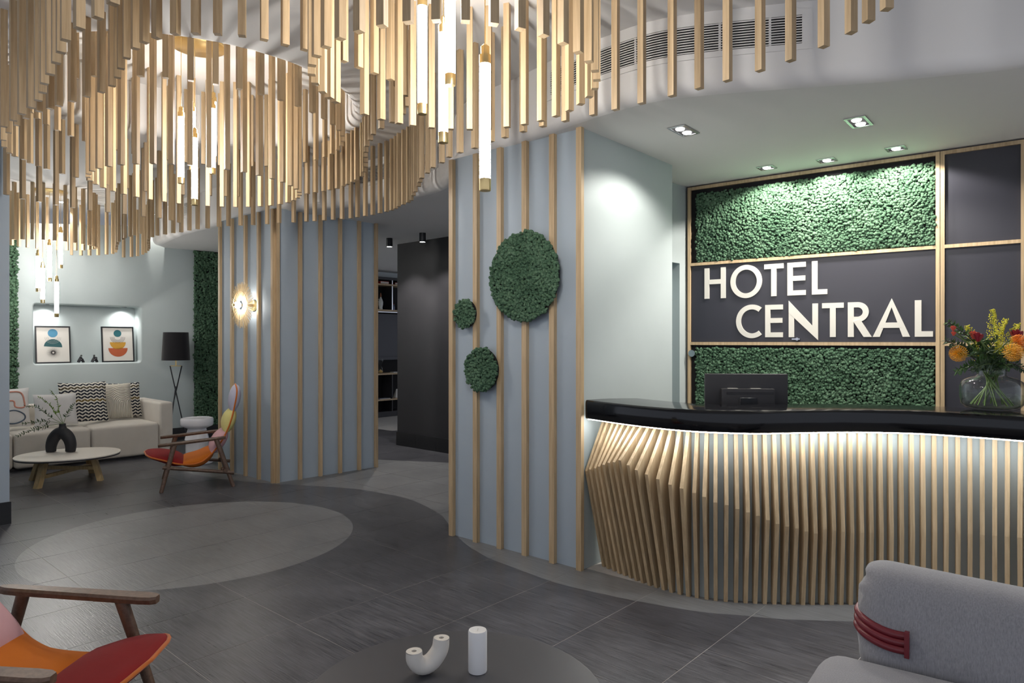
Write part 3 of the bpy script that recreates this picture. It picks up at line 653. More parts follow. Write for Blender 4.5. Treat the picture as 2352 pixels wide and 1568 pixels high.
# sm travels left to right; desk body lies to its left
def lnorm(t): return -rnorm(t)
body = [sm[i]+lnorm(tang(sm, i))*.032 for i in range(len(sm))]; bodyb = [sm[i]+lnorm(tang(sm, i))*.42 for i in range(len(sm))]
body[0] = body[0]+(body[0]-body[1]).normalized()*.05
mb = MB(); mb.grid([[v3(p, 0), v3(p, HBt)] for p in body], False, True)
build('front_panel', mb, paint_green, desk, True, 30, world=True)
kz = [(1,.62,.16),(4,.68,.20),(8,.775,.245),(11,.70,.185),(14,.645,.15),(17,.575,.125),(22,.50,.113),(26,.44,.098),(31,.40,.07),(36,.40,.062),(40,.42,.066),(46,.45,.09),(52,.48,.11),(60,.5,.12)]
KN = [(1300+.44728*x, 880+.44728*y) for x, y in ((103,450),(122,442),(148,436),(168,427),(192,418),(218,408),(245,405),(275,395),(318,420),(360,445),(412,468),(467,492),(528,520),(585,540),(645,563),(707,583),(768,612),(828,625),(883,645),(940,662),(990,680),(1042,702),(1097,722),(1143,735),(1190,745),(1240,760),(1285,770))]
def kn(i):
    for a, b in zip(kz, kz[1:]):
        if a[0] <= i <= b[0]:
            t = (i-a[0])/(b[0]-a[0]); return a[1]+(b[1]-a[1])*t, a[2]+(b[2]-a[2])*t
    return kz[-1][1:]
for i, p in enumerate(FB):
    t = tang(FB, i) if 2 < i < len(FB)-3 else (FB[min(i+3, len(FB)-1)]-FB[max(i-3, 0)]).normalized()
    if i < 4: t = (FB[5]-FB[0]).normalized()
    o = rnorm(t); z, d = kn(i+1); back_ = p-o*.034
    if i == 0: back_ = p-o*.02
    if i < len(KN):
        kx, ky = KN[i]; kk_ = (kx-CX)/F; den = o.x-kk_*o.y; d = (kk_*p.y-p.x)/den if abs(den) > .25 else 0
        pr_ = kn(i+1)[1]-.055; f_ = min(1, max(0, (15-i)/5)); d = d*f_+pr_*(1-f_); d = max(.004, d)+.055; z = zat(ky, p.y+o.y*(d-.055))
    prof_ = [(back_, .0), (p, .0), (p+o*(d-.055), z), (p-o*.012, HBt), (back_, HBt)]
    if d < .057: prof_ = [(back_, .0), (p, .0), (p, HBt), (back_, HBt)]
    mb = MB().plate([v3(q-t*.0105, zz) for q, zz in prof_], v3(t*.021, 0)); build('fin', mb, oak, desk, world=True)
# counter slab with an eased edge
tb = [TC[i]+lnorm(tang(TC, i))*.36 for i in range(len(TC))]
tb[0] = TC[0]+(tb[0]-TC[0])*.55; tb[1] = TC[1]+(tb[1]-TC[1])*.8
def off(i, d): return TC[i].lerp(tb[i], d/.36)
pr = [(.012, HBt+.0), (.003, HBt+.004), (.0, HBt+.012), (.0, HT-.022), (.004, HT-.009), (.013, HT-.002), (.026, HT), (.36, HT), (.36, HBt), (.012, HBt)]
mb = MB(); mb.grid([[v3(off(i, d), z) for d, z in pr] for i in range(len(TC))])
e = len(pr); mb.f += [tuple(range(e-1)), tuple(len(mb.v)-e+k for k in range(e-1))[::-1]]
build('counter_top', mb, black_gloss, desk, True, 25, world=True)
mb = MB(); mb.grid([[v3(off(i, .035), HBt-.001), v3(off(i, .06), HBt-.001), v3(off(i, .06), HBt-.008), v3(off(i, .035), HBt-.008), v3(off(i, .035), HBt-.001)] for i in range(len(TC)-1)], False, True)
build('light_strip', mb, led_glow, desk, world=True)
# work top and monitor behind the counter
wt = [TC[i]+lnorm(tang(TC, i))*.38 for i in range(4, len(TC)-6)]; wb = [TC[i]+lnorm(tang(TC, i))*.72 for i in range(4, len(TC)-6)]
mb = MB(); mb.grid([[v3(a, .70), v3(a, .74), v3(b, .74), v3(b, .70), v3(a, .70)] for a, b in zip(wt, wb)]); e = len(mb.v); mb.f += [(0,1,2,3),(e-5,e-4,e-3,e-2)]
build('work_top', mb, panel_dark, desk, world=True)
mx, my = 1.47, 4.27; my0 = my
mon = thing('computer_monitor', 'back of a black computer monitor standing behind the desk counter', 'monitor', (mx, my, .7415), R(-4))
wm = 187*my/F
zmt = zat(859, my)-.74
build('screen_case', MB().rbox((0,.02,zmt-.17), (wm, .028, .34), .006, seg=2), black_matte, mon, True)
build('rear_housing', MB().rbox((0,-.012,zmt-.215), (wm*.64, .05, .25), .008, seg=2), black_matte, mon, True)
build('vent_slot', MB().box((.01,-.038,zmt-.118), (wm*.56, .003, .016)), black_matte, mon)
build('mount_plate', MB().rbox((0,-.04,zmt-.20), (.11, .012, .11), .004, seg=1), black_metal, mon, True)
build('stand', MB().box((0,-.05,.105), (.06, .02, .19)).lathe([(.11,.0),(.11,.01),(.10,.016),(.001,.016)], (0,-.02,0), 32).tube([(0,-.03,.17),(0,-.06,.17)], .035, 20), black_metal, mon, True, 30)
for k in (-1, 1): build('label_sticker', MB().box((k*.07-.02, -.015, zmt-.0895), (.06, .03, .001)), letter_mat, mon)

# ------------------------------------------------------------------ lounge armchairs
pad_cols = {'red': (.22,.012,.012), 'orange': (.52,.14,.014), 'pink': (.56,.33,.35), 'yellow': (.64,.57,.22), 'lilac': (.46,.45,.55)}
pad_m = {k: fabric('felt_'+k, c, 500, .2, .06, sheen=.04) for k, c in pad_cols.items()}
pipe_m = fabric('felt_piping', (.50,.13,.02), 500, .15, .05); pipe_r = fabric('felt_piping_rust', (.30,.055,.02), 500, .15, .05)
PR = [(.80,.35),(.73,.325),(.676,.311),(.60,.287),(.53,.261),(.47,.246),(.411,.239),(.35,.239),(.291,.254),(.24,.287),(.192,.331),(.16,.37),(.129,.41),(.095,.462),(.066,.516),(.036,.585),(.012,.658),(-.006,.717),(-.019,.776),(-.033,.845),(-.043,.909),(-.045,.955),(-.038,1.0)]
PRV = catmull([Vector(p) for p in PR], .012)
def chair_width(q):                                    # half width along the shell, q = 0 front lip .. 1 head
    K = [(0,.0),(.006,.11),(.02,.19),(.05,.255),(.10,.285),(.2,.295),(.32,.285),(.42,.268),(.52,.262),(.60,.245),(.645,.222),(.70,.222),(.76,.205),(.805,.163),(.86,.162),(.92,.15),(.97,.115),(.992,.06),(1,.0)]
    for (a, x), (b, y) in zip(K, K[1:]):
        if a <= q <= b: return x+(y-x)*(q-a)/(b-a)
    return 0
def make_chair(lab, loc, rz):
    t = thing('lounge_chair', lab, 'armchair', loc, rz, 'patchwork lounge armchairs'); n = len(PRV)-1
    bounds = [('red', 0, .262), ('orange', .262, .475), ('pink', .475, .645), ('yellow', .645, .805), ('lilac', .805, 1)]
    def stn(q):
        i = min(n, max(0, q*n)); a = int(i); f = i-a; P = PRV[a].lerp(PRV[min(n, a+1)], f); tg = tang(PRV, min(n-1, max(1, round(i)))); return P, Vector((-tg.y, tg.x))
    for nm, q0, q1 in bounds:
        rows = []; M = 16; kk = 20
        for i in range(M+1):
            f = i/M; q = q0+(q1-q0)*f; P, N = stn(q); w_ = max(.002, chair_width(q))
            tk = .012+.064*math.sqrt(max(0, math.sin(math.pi*min(1, max(0, .04+.92*f)))))
            if nm == 'red': tk = .006+.062*math.sin(math.pi*(.5*f+.0))**.6*math.sqrt(max(.0, 1-max(0, f-.8)/.2*.85)) if f > 0 else .006
            if nm == 'lilac': tk = .006+.06*math.sqrt(max(0, math.sin(math.pi*min(1,.06+.94*f))))
            row = []
            for k in range(kk):
                a = 2*math.pi*k/kk; c, s = math.cos(a), math.sin(a)
                x = math.copysign(abs(c)**.8, c)*w_; y = math.copysign(abs(s)**.9, s)*tk*(1-.0*abs(c))
                if y < 0: y *= .8
                row.append((P.x-N.x*y if False else P.x+N.x*y*-1, x, P.y+N.y*y*-1))
            rows.append(row)
        mb = MB(); mb.grid(rows, True); mb.f += [tuple(range(kk)), tuple(M*kk+k for k in range(kk))[::-1]]
        build('pad', mb, pad_m[nm], t, True, 60, label=nm+' upholstered pad')
    loop = []
    for s in (1, -1):
        qs = [k/70 for k in range(71)] if s == 1 else [k/70 for k in range(70, -1, -1)]
        loop += [(stn(q)[0].x, s*(chair_width(q)+.002), stn(q)[0].y) for q in qs]
    build('piping', MB().tube(loop, .008, 8, closed=True), pipe_m, t, True, 60)
    for s in (1, -1):
        y = .365*s; ya = .315*s
        build('leg', MB().tube([(.643, y, .0), (.53, ya, .44)], [.018, .024], 14), walnut, t, True)
        build('leg', MB().tube([(.0, y, .0), (.157, ya, .478)], [.018, .024], 14), walnut, t, True)
        ax = []
        for f in (0, .04, .12, .5, .9, .97, 1):
            x = .07+.60*f; z = .488-.045*f; hw = (.026+.012*f)*(.45 if f in (0, 1) else (.85 if f in (.04, .97) else 1)); ax.append((x, hw, z))
        mb = MB(); mb.grid([[(x, ya+hw, z+.004), (x, ya+hw*.8, z+.014), (x, ya-hw*.8, z+.014), (x, ya-hw, z+.004), (x, ya-hw*.8, z-.014), (x, ya+hw*.8, z-.014)] for x, hw, z in ax], True, True)
        mb.f += [tuple(range(6)), tuple(len(mb.v)-6+k for k in range(6))[::-1]]
        build('arm', mb, walnut_top, t, True, 30)
        build('side_stretcher', MB().tube([(.63, ya+.03*s, .235), (-.005, y-.0*s, .14)], .017, 12), walnut, t, True)
    for x, z, yy in ((.575, .235, .39), (.075, .175, .40)):
        build('cross_stretcher', MB().tube([(x, -yy, z), (x, yy, z)], .017, 12), walnut, t, True)
        for s in (-1, 1): build('peg', MB().lathe([(.001,-.022),(.016,-.016),(.021,0),(.016,.016),(.001,.022)], (x+.02, s*.315, z), 14), walnut, t, True)
    return t
make_chair('patchwork lounge armchair with walnut frame in front of the battened wall', (-2.93, 7.12, 0), math.atan2(-.43, -.903))
make_chair('patchwork lounge armchair with walnut frame beside the round dark coffee table', (-2.045, 2.33, 0), R(1.5))

# ------------------------------------------------------------------ near coffee table with candle and holder
tz = .36
TP = [at(*p, tz) for p in ((718,1568),(810,1508),(908,1466),(997.6,1449),(1072,1447.9),(1146,1462),(1259.5,1488.6),(1340,1523),(1378.5,1566))]
tc = Vector((-.178, 2.105)); tr_ = .466
table_dark = mat('table_grey', (.070, .069, .075), .42, var=.04)
t = thing('coffee_table', 'round dark grey coffee table holding a white candle', 'table', v3(tc, 0))
build('table_top', MB().lathe([(tr_-.012, tz-.022), (tr_-.003, tz-.018), (tr_, tz-.008), (tr_-.003, tz-.001), (tr_-.01, tz)], v3(tc, 0), 96), table_dark, t, True, 30, world=True)
for k in range(3):
    a = R(30+120*k); d = Vector((math.cos(a), math.sin(a))); build('leg', MB().tube([v3(tc+d*.30, tz-.02), v3(tc+d*.36, 0)], [.018, .013], 14), black_metal, t, True, world=True)
wax = mat('wax', (.84, .83, .82), .45, var=.02)
bc = at(1097, 1541, tz); rcn = 21.6*bc.y/F; hcn = .137
cd = thing('candle', 'white pillar candle on the dark coffee table', 'candle', v3(bc, tz+.001))
build('wax', MB().lathe([(rcn*.97, 0), (rcn, .003), (rcn, hcn-.006), (rcn*.93, hcn-.001), (rcn*.8, hcn-.002), (rcn*.3, hcn-.005), (.001, hcn-.005)], n=40), wax, cd, True)
build('wick', MB().tube([(0,0,hcn-.006), (.002,0,hcn+.004)], .0012, 6), letter_mat, cd)
stone = mat('cream_stone', (.70, .66, .60), .6, var=.03, bmp=(120, .08))
hl = at(951, 1494.6, tz+.085); hr = at(1014, 1464, tz+.108)
hmid = at(966, 1540, tz+.0)
pts = catmull([Vector(v3(hl, tz+.085)), Vector(v3(hl+Vector((.003,.002)), tz+.055)), Vector((*(hl.lerp(hr,.28))[:], tz+.0325)), Vector((*(hl.lerp(hr,.62))[:], tz+.037)), Vector(v3(hl.lerp(hr,.93), tz+.07)), Vector(v3(hr, tz+.108))], .006)
hd = tag(build('candle_holder', MB().tube(pts, [.0265+.003*math.sin(math.pi*k/(len(pts)-1)) for k in range(len(pts))], 24, cap=False), stone, None, True, 50), 'cream stone candle holder bent in a U with two sockets', 'candle holder')
for p, z in ((hl, tz+.0854), (hr, tz+.1084)):
    o = MB().lathe([(.0262, z-.001), (.0255, z), (.0085, z), (.0085, z-.018), (.001, z-.018)], v3(p, 0), 24, cap=False); build('socket', o, stone, hd, True, 40, world=True)

# ------------------------------------------------------------------ grey sofa in the foreground
sofa_grey = fabric('fabric_grey', (.265, .262, .28), 60, .3, .26, (4.5,4.5,.25))
sofa_grey2 = sofa_grey
leather_red = mat('leather_red', (.16, .012, .02), .38, var=.15, vs=14, coat=.1)
e1 = Vector((.80, -.60)); rzs = math.atan2(e1.y, e1.x)      # local x runs along the sofa to the right, local -y faces the camera side
org = Vector((1.045, 2.135))
sf = thing('sofa', 'grey fabric sofa with red strapped backrest seen from its end', 'sofa', v3(org, 0), rzs)
mb = MB()                                              # seat cushion
def soft(mb, L, D, z0, z1, x0, y0, r, bulge=.02, nx=26, ny=14, nz=8):
    bm = bmesh.new(); bmesh.ops.create_cube(bm, size=1)
    for q in bm.verts: q.co = Vector((q.co.x*L, q.co.y*D, q.co.z*(z1-z0)))
    bmesh.ops.bevel(bm, geom=bm.edges[:]+bm.verts[:], offset=r, segments=6, profile=.5, affect='EDGES', clamp_overlap=True)
    bmesh.ops.subdivide_edges(bm, edges=[e for e in bm.edges if e.calc_length() > .08], cuts=6, use_grid_fill=True)
    for q in bm.verts:
        x, y = q.co.x/(L/2), q.co.y/(D/2)
        if q.co.z > 0: q.co.z += bulge*max(0, 1-x*x)*max(0, 1-y*y)
        q.co += Vector((x0+L/2, y0+D/2, (z0+z1)/2))
    bm.verts.index_update(); mb.add([q.co for q in bm.verts], [[q.index for q in f.verts] for f in bm.faces]); bm.free(); return mb
build('seat_cushion', soft(MB(), 1.5, .62, .22, .465, -.085, -.56, .085, .02), sofa_grey2, sf, True, 80)
build('seat_base', MB().rbox((.70,-.22,.17), (1.40,.60,.10), .02), black_matte, sf, True)
for x in (.05, 1.3):
    for y in (-.45, .02): build('leg', MB().tube([(x,y,.12),(x,y,0)], .018, 12), black_metal, sf, True)
# backrest: cross-section swept along x with a puckered left end
L_b = 1.35; rows = []; kk = 36; NX = 44
for i in range(NX+1):
    f = i/NX; x = (1-math.cos(min(1, f*1.0)*math.pi/2))*L_b if False else L_b*f**1.7
    e_ = max(0., min(1., x/.075)); sq = math.sqrt(1-(1-e_)**2) if e_ < 1 else 1
    row = []
    for k in range(kk):
        a = 2*math.pi*k/kk; c, s = math.cos(a), math.sin(a)
        yy = math.copysign(abs(c)**.55, c)*.095*(.35+.65*sq); zz = math.copysign(abs(s)**.45, s)*.175*(.72+.28*sq)
        drop = .012*f*2
        z = .565+zz*.9-.035*(f**1.2)*max(0, zz/.175)
        yc = .115+.30*max(0, z-.42)
        lump = .010*math.sin(z*95)*(1-e_)*(1 if s > -.2 else 0)
        pinch = -.012*math.exp(-((z-.52)/.03)**2)*math.exp(-((x-.0)/.17)**2)
        row.append((x+.02+lump-(.012 if abs(z-.565) < .03 else 0)*(1-e_), yc+yy+(-pinch if yy < 0 else pinch), z))
    rows.append(row)
mb = MB(); mb.grid(rows, True, True); mb.f += [tuple(range(kk))[::-1] if False else tuple(range(kk)), tuple(NX*kk+k for k in range(kk))[::-1]]
build('backrest', mb, sofa_grey, sf, True, 80)
def yfront(z): return .115+.30*max(0, z-.42)-.095
strap = build('strap', MB().box((.162, yfront(.525)-.008, .527), (.013, .018, .078)), leather_red, sf, True)
for k in range(3):
    z = .562-.0205*k
    path = [(.160, yfront(z)-.002, z-.016), (.125, yfront(z)-.004, z-.016), (.09, yfront(z)-.003, z-.011), (.05, yfront(z)+.010, z-.001), (.025, yfront(z)+.034, z+.008), (.012, yfront(z)+.07, z+.012), (.014, yfront(z)+.12, z+.012), (.03, yfront(z)+.165, z+.010)]
    build('rib', MB().tube(catmull([Vector(p) for p in path], .012), .0118, 12), leather_red, strap, True)

# ------------------------------------------------------------------ cream lounge sofa
cream = fabric('fabric_cream', (.62, .575, .51), 260, .5, .12)
s0_ = at(348.4, 1043.3, .03); sdir = Vector((.685, .729)).normalized(); sback = Vector((-sdir.y, sdir.x)); srz = math.atan2(sdir.y, sdir.x)
arm_in = ray(367, s0_, sdir); arm_out = ray(398.5, s0_, sdir); so_ = s0_+sdir*arm_out
so = thing('sofa', 'long cream fabric sofa under the lounge niche', 'sofa', v3(so_, 0), srz)
AW = arm_out-arm_in; MW = arm_in-ray(210.7, s0_, sdir); SD = 1.0
def ybk(d): return d
def sb_(nm, x0, x1, y0, y1, z0, z1, r, bulge=0): return build(nm, soft(MB(), x1-x0, y1-y0, z0, z1, x0, y0, r, bulge), cream, so, True, 80)
sb_('armrest', -AW, 0, 0, SD, .03, .675, .035)
for k in range(3): sb_('seat_cushion', -AW-MW*(k+1)+.004, -AW-MW*k-.004, .0, .80, .03, .425, .04, .02)
for k in range(3): sb_('backrest', -AW-MW*(k+1)+.002, -AW-MW*k-.002, .80, SD, .03, .675, .035)
build('plinth', MB().box((-AW/2-MW*1.5, SD/2, .018), (MW*3, SD-.12, .036)), black_matte, so)
# cushions
def pillow(nm, lab, px, tilt, w_, h_, m, yoff, zc, rot=0, parts=None, lean=18):
    s = min(ray(px, s0_+sback*yoff, sdir), arm_in-w_/2-.012); P = s0_+sback*yoff+sdir*s
    zc = .449+h_/2*math.cos(R(lean))+.012; mb = MB(); N = 18
    for sg in (1, -1):
        rows = []
        for j in range(N+1):
            row = []
            for i in range(N+1):
                x, z = 2*i/N-1, 2*j/N-1
                th = .055*(max(0, 1-x**4)*max(0, 1-z**4))**.55; pin = 1-.06*(1-abs(z)**2) if True else 1
                row.append((x*w_/2*(1-.055*(1-z*z)), -sg*th, z*h_/2*(1-.055*(1-x*x))))
            rows.append(row)
        mb.grid(rows, False, sg < 0)
    o = build(nm, mb, m, None, True, 80); a = o.location.copy(); 
    for v_ in o.data.vertices: v_.co += a
    o.location = v3(P, zc); o.rotation_euler = (R(-lean), R(tilt), srz+R(rot)); tag(o, lab, 'cushion'); return o
def chevron(name):
    m, nt, b = nodes(name); c = coords(nt); sx = nd(nt, 'ShaderNodeSeparateXYZ'); nt.links.new(c, sx.inputs[0])
    tri = math_(nt, 'PINGPONG', sx.outputs[0], .033); z = math_(nt, 'ADD', sx.outputs[2], math_(nt, 'MULTIPLY', tri, .62))
    q = math_(nt, 'DIVIDE', math_(nt, 'ADD', z, 2.0), .040); row = math_(nt, 'FLOOR', q); fr = math_(nt, 'FRACT', q)
    dash = math_(nt, 'PINGPONG', math_(nt, 'ADD', sx.outputs[0], 0.004), .0165)
    ed = math_(nt, 'MULTIPLY', math_(nt, 'LESS_THAN', math_(nt, 'ABSOLUTE', math_(nt, 'SUBTRACT', fr, .5)), math_(nt, 'ADD', .20, math_(nt, 'MULTIPLY', dash, 7.0))), 1.0)
    wn = nd(nt, 'ShaderNodeTexWhiteNoise', noise_dimensions='1D'); nt.links.new(row, wn.inputs['W'])
    dk = ramp(nt, wn.outputs[0], [(0, (.008,.010,.02)), (.72, (.014,.018,.03)), (.78, (.16,.11,.02)), (1, (.10,.03,.015))])
    nt.links.new(mixc(nt, ed, (.70,.66,.58), dk), b.inputs['Base Color']); b.inputs['Roughness'].default_value = .95; bump(nt, b, ed, .6, .004); return m
chev = chevron('cushion_chevron')
def arches(name):
    m, nt, b = nodes(name); c = coords(nt); sx = nd(nt, 'ShaderNodeSeparateXYZ'); nt.links.new(c, sx.inputs[0])
    x = math_(nt, 'SUBTRACT', math_(nt, 'PINGPONG', math_(nt, 'ADD', sx.outputs[0], .13), .14), .05); z = math_(nt, 'MAXIMUM', math_(nt, 'ADD', sx.outputs[2], .03), 0.0)
    r = math_(nt, 'SQRT', math_(nt, 'ADD', math_(nt, 'MULTIPLY', x, x), math_(nt, 'MULTIPLY', z, z)))
    h = math_(nt, 'PINGPONG', r, .0105); b.inputs['Base Color'].default_value = (.68,.63,.54,1); b.inputs['Roughness'].default_value = .95
    k = math_(nt, 'MULTIPLY', h, 95.0); bump(nt, b, k, 1.0, .012); return m
plain = fabric('cushion_white', (.70, .685, .67), 220, .3, .04)
pillow('cushion', 'chevron patterned cushion leaning in the corner of the cream sofa', 305, 0, .44, .46, chev, .64, .66, 0, lean=14)
pillow('cushion', 'cream tufted cushion with arches between two chevron cushions', 257, 0, .47, .46, arches('cushion_arches'), .525, .655, 0, lean=14)
pillow('cushion', 'chevron patterned cushion with mustard dots beside the plain white cushion', 192, 0, .52, .50, chev, .395, .645, 0, lean=14)
pillow('cushion', 'plain white cushion lying low behind the sprigs of the black vase', 128, 0, .44, .38, plain, .262, .575, 0, lean=14)
pc = pillow('cushion', 'white cushion embroidered with salmon and blue loops beside the pillar', 18, 0, .42, .46, plain, .395, .655, 0, lean=14)
for nm, col, pts in (('salmon', (.60,.26,.19), [(-.09,.17),(.11,.17),(.15,.05),(.14,-.01),(.06,.0),(.045,.07),(-.07,.07),(-.10,.12)]), ('slate', (.10,.13,.17), [(-.06,-.06),(.05,-.04),(.14,-.09),(.14,-.15),(.05,-.19),(-.06,-.17),(-.11,-.12)])):
    q = catmull([Vector((x, 0, z)) for x, z in pts+pts[:1]], .02)[:-1]
    q = [Vector((p.x, -.055*(max(0,1-(p.x/.21)**4)*max(0,1-(p.z/.23)**4))**.55-.002, p.z)) for p in q]
    build('embroidery', MB().tube(q, .008, 8, closed=True), fabric('yarn_'+nm, col, 300, .5), pc, True, label=nm+' embroidered loop')

# ------------------------------------------------------------------ lounge coffee table, vase and sprigs
ltc = Vector((-4.565, 7.02)); lth = .29; lrz = R(28)
t = thing('coffee_table', 'low oval coffee table with cream top on crossed oak legs', 'table', v3(ltc, 0), lrz)
top_m = mat('table_cream', (.70,.65,.58), .45, var=.03)
def oval(a, b, n=72): return [(a*math.copysign(abs(math.cos(2*math.pi*k/n))**.92, math.cos(2*math.pi*k/n)), b*math.copysign(abs(math.sin(2*math.pi*k/n))**.92, math.sin(2*math.pi*k/n))) for k in range(n)]
build('table_top', MB().prism(oval(.465,.42), lth-.010, lth), top_m, t); build('table_rim', MB().prism(oval(.461,.416), lth-.024, lth-.010), black_matte, t)
Rm = Matrix.Rotation(-lrz, 2); lg = []
for px, py in ((87.4,1116.4),(234.5,1098),(77.2,1097.3),None or (0,0)):
    p = at(px, py) if px else at(87.4,1116.4)*-1+at(234.5,1098)+at(77.2,1097.3); lg.append(Rm @ (p-ltc-Vector((-.06,.11))*1.0))
for p in lg:
    q = p*.74; mb = MB(); d = p.normalized(); sd = Vector((-d.y, d.x))
    mb.add([v3(c+d*a*.024+sd*b*.032, z) for c, z in ((p*.97, 0), (q, lth-.022)) for a, b in ((-1,-1),(1,-1),(1,1),(-1,1))], [(3,2,1,0),(4,5,6,7),(0,1,5,4),(1,2,6,5),(2,3,7,6),(3,0,4,7)]); build('leg', mb, table_oak, t)
for a, b, z in ((lg[0], lg[3], .10), (lg[1], lg[2], .135)):
    d = (b-a)*.86; m_ = (a+b)/2*.86; build('brace', MB().box((m_.x, m_.y, z), (d.length, .035, .035), math.atan2(d.y, d.x)), table_oak, t)
vz = at(141, 1038, lth); vw = .30; vs = vw/65.5
vase_m = mat('vase_black', (.012,.012,.015), .6, var=.1)
mb = MB(); cx = 141.5
def vp(px, py, y=0): return Vector(((px-cx)*vs, y, (1041-py)*vs))
lp_ = catmull([vp(118.5,1041),vp(119,1027),vp(124,1012),vp(133,1001.5),vp(141.5,998),vp(150,1001.5),vp(158.5,1012),vp(162.5,1027),vp(161.5,1041)], .008)
v_ = thing('vase', 'matt black arch shaped vase on the low oval table', 'vase', v3(vz, lth+.008), R(2))
build('body', MB().tube(lp_, [.046+.014*math.sin(math.pi*k/(len(lp_)-1)) for k in range(len(lp_))], 24).lathe([(.05, vp(0,1004).z), (.062, vp(0,1000).z), (.056, vp(0,994).z), (.040, vp(0,988).z), (.031, vp(0,983).z), (.031, vp(0,978).z), (.026, vp(0,977.5).z), (.022, vp(0,984).z)], (vp(144,1000).x, 0, 0), 28), vase_m, v_, True, 60)
leaf_a = mat('leaf_grey_green', (.05,.085,.04), .6, var=.3, vs=30); leaf_b = mat('leaf_fresh', (.16,.26,.04), .55, var=.25, vs=30); stem_m = mat('stem_green', (.13,.20,.06), .6, var=.2); twig_m = mat('twig_brown', (.06,.03,.02), .7, var=.2)
def leaf(mb, p, d, n, L, w_):
    d = Vector(d).normalized(); s = d.cross(Vector(n)).normalized(); n = s.cross(d); p = Vector(p)
    mb.add([p, p+d*L*.35+s*w_/2+n*L*.06, p+d*L, p+d*L*.35-s*w_/2+n*L*.06, p+d*L*.4-n*L*.05], [(0,1,4),(1,2,4),(2,3,4),(3,0,4)])
def sprig(nm, lab, pts, L, w_, sp, ms, ml, grp, r=.0022, skip=.36, cat='sprig', spread=.9):
    P = catmull([Vector(p) for p in pts], .01); t = thing(nm, lab, cat, P[0], 0, grp); n = len(P); mb = MB()
    build('stem', MB().tube(P[::2]+[P[-1]], r, 6), ms, t, True, world=True)
    k = int(n*skip); i = 0
    while k < n:
        tg = (P[min(n-1,k+1)]-P[max(0,k-1)]).normalized(); s = tg.cross(Vector((.3,.8,.5))).normalized(); f = (k-n*skip)/(n*(1-skip)+1e-6); sz = L*(1-.5*f)
        for sg in (1, -1):
            a = random.uniform(-.9,.9); d = tg*.45+(s*math.cos(a)+tg.cross(s)*math.sin(a))*sg*spread+Vector((0,0,random.uniform(-.15,.25)))
            leaf(mb, P[k], d, Vector((random.uniform(-1,1), random.uniform(-1,1), 1)), sz*random.uniform(.8,1.2), w_*(1-.45*f))
        k += sp
    o = build('leaves', mb, ml, t, world=True); o['kind'] = 'stuff'; return t
base = Vector(v3(vz, lth))+Vector((vp(146,978).x, 0, vp(0,980).z))
def spx(px, py, dy): Y = vz.y+dy; return ((px-CX)/F*Y, Y, zat(py, Y))
SG = [('sprig curving up to a bright green tip in the black vase', [(136,945,.0),(130,915,.02),(117,897,.03)], leaf_b), ('drooping sprig reaching far over the white cushion in the black vase', [(120,960,-.02),(85,935,-.05),(58,933,-.05)], leaf_a), ('sprig spreading low towards the sofa seat in the black vase', [(115,968,-.05),(75,970,-.1),(50,973,-.1)], leaf_a),
      ('lowest sprig trailing in front of the sofa seat in the black vase', [(118,976,-.06),(80,985,-.12),(38,1001,-.15)], leaf_a), ('upright sprig leaning over the chevron cushion in the black vase', [(152,955,.02),(162,940,.03),(172,925,.05)], leaf_a), ('sprig with arched green end left of the tallest in the black vase', [(128,950,.04),(110,925,.05),(88,911,.06)], leaf_b)]
for lab, pp, ml in SG:
    sprig('eucalyptus_sprig', lab, [base+Vector((0,0,-.010)), base+Vector((0,0,.012))]+[spx(*q) for q in pp], .044, .021, 2, stem_m, ml, 'sprigs in the black vase')

# ------------------------------------------------------------------ floor lamp and ceramic stool
lp0 = LQ+lv*ray(404, LQ, lv)+ln*.42; Yl = lp0.y; lx = (404-CX)/F*Yl
t = thing('floor_lamp', 'black floor lamp with drum shade on crossed thin legs', 'floor lamp', (lx, Yl, 0)); k = Yl/F
zs1, zs0 = zat(763, Yl), zat(827, Yl); shade_m = fabric('shade_black', (.012,.011,.013), 300, .3, .2)
mb = MB().lathe([(30*k, zs0), (26.5*k, zs1)], (0,0,0), 40, False); build('shade', mb, shade_m, t, True)
build('stem', MB().tube([(0,0,zat(839.5,Yl)),(0,0,zs0+.12)], .010, 12).box((0,0,zat(840,Yl)), (24*k,.02,.012)), brass, t, True, 30)
zc_, zt2 = zat(887, Yl), zat(840, Yl)
for s, dy in ((1, .012), (-1, -.012)):
    x0 = 12.5*k*s; sl = x0/(zt2-zc_); build('leg', MB().tube([(x0, dy, zt2), (-sl*zc_*.8, dy*1.0, .0)], .008, 10), black_metal, t, True)
build('leg', MB().tube([(0,-.005,zc_),(0,-.22,0)], .008, 10), black_metal, t, True)
lamp_b = build('bulb', MB().lathe([(.001,zs0+.1),(.025,zs0+.12),(.03,zs0+.15),(.02,zs0+.19),(.001,zs0+.2)], n=16), letter_mat, t, True)
sp_ = at(452.5, 1064); k = sp_.y/F
def sz(py): return (1064-py)*k
tag(build('ceramic_stool', MB().lathe([(34*k*.95,0),(34.5*k,.012),(34*k,.04),(26*k,.075),(24*k,.10),(24*k,sz(1012)),(26*k,sz(1008)),(19.5*k,sz(983)),(33*k,sz(977)),(35*k,sz(974)),(35*k,sz(962)),(33.5*k,sz(959.5)),(31*k,sz(959)),(30*k,sz(960)),(.001,sz(960))], v3(sp_,0), 48), white_gloss, None, True, 35), 'glossy white ceramic stool shaped like a spool behind the armchair', 'stool')

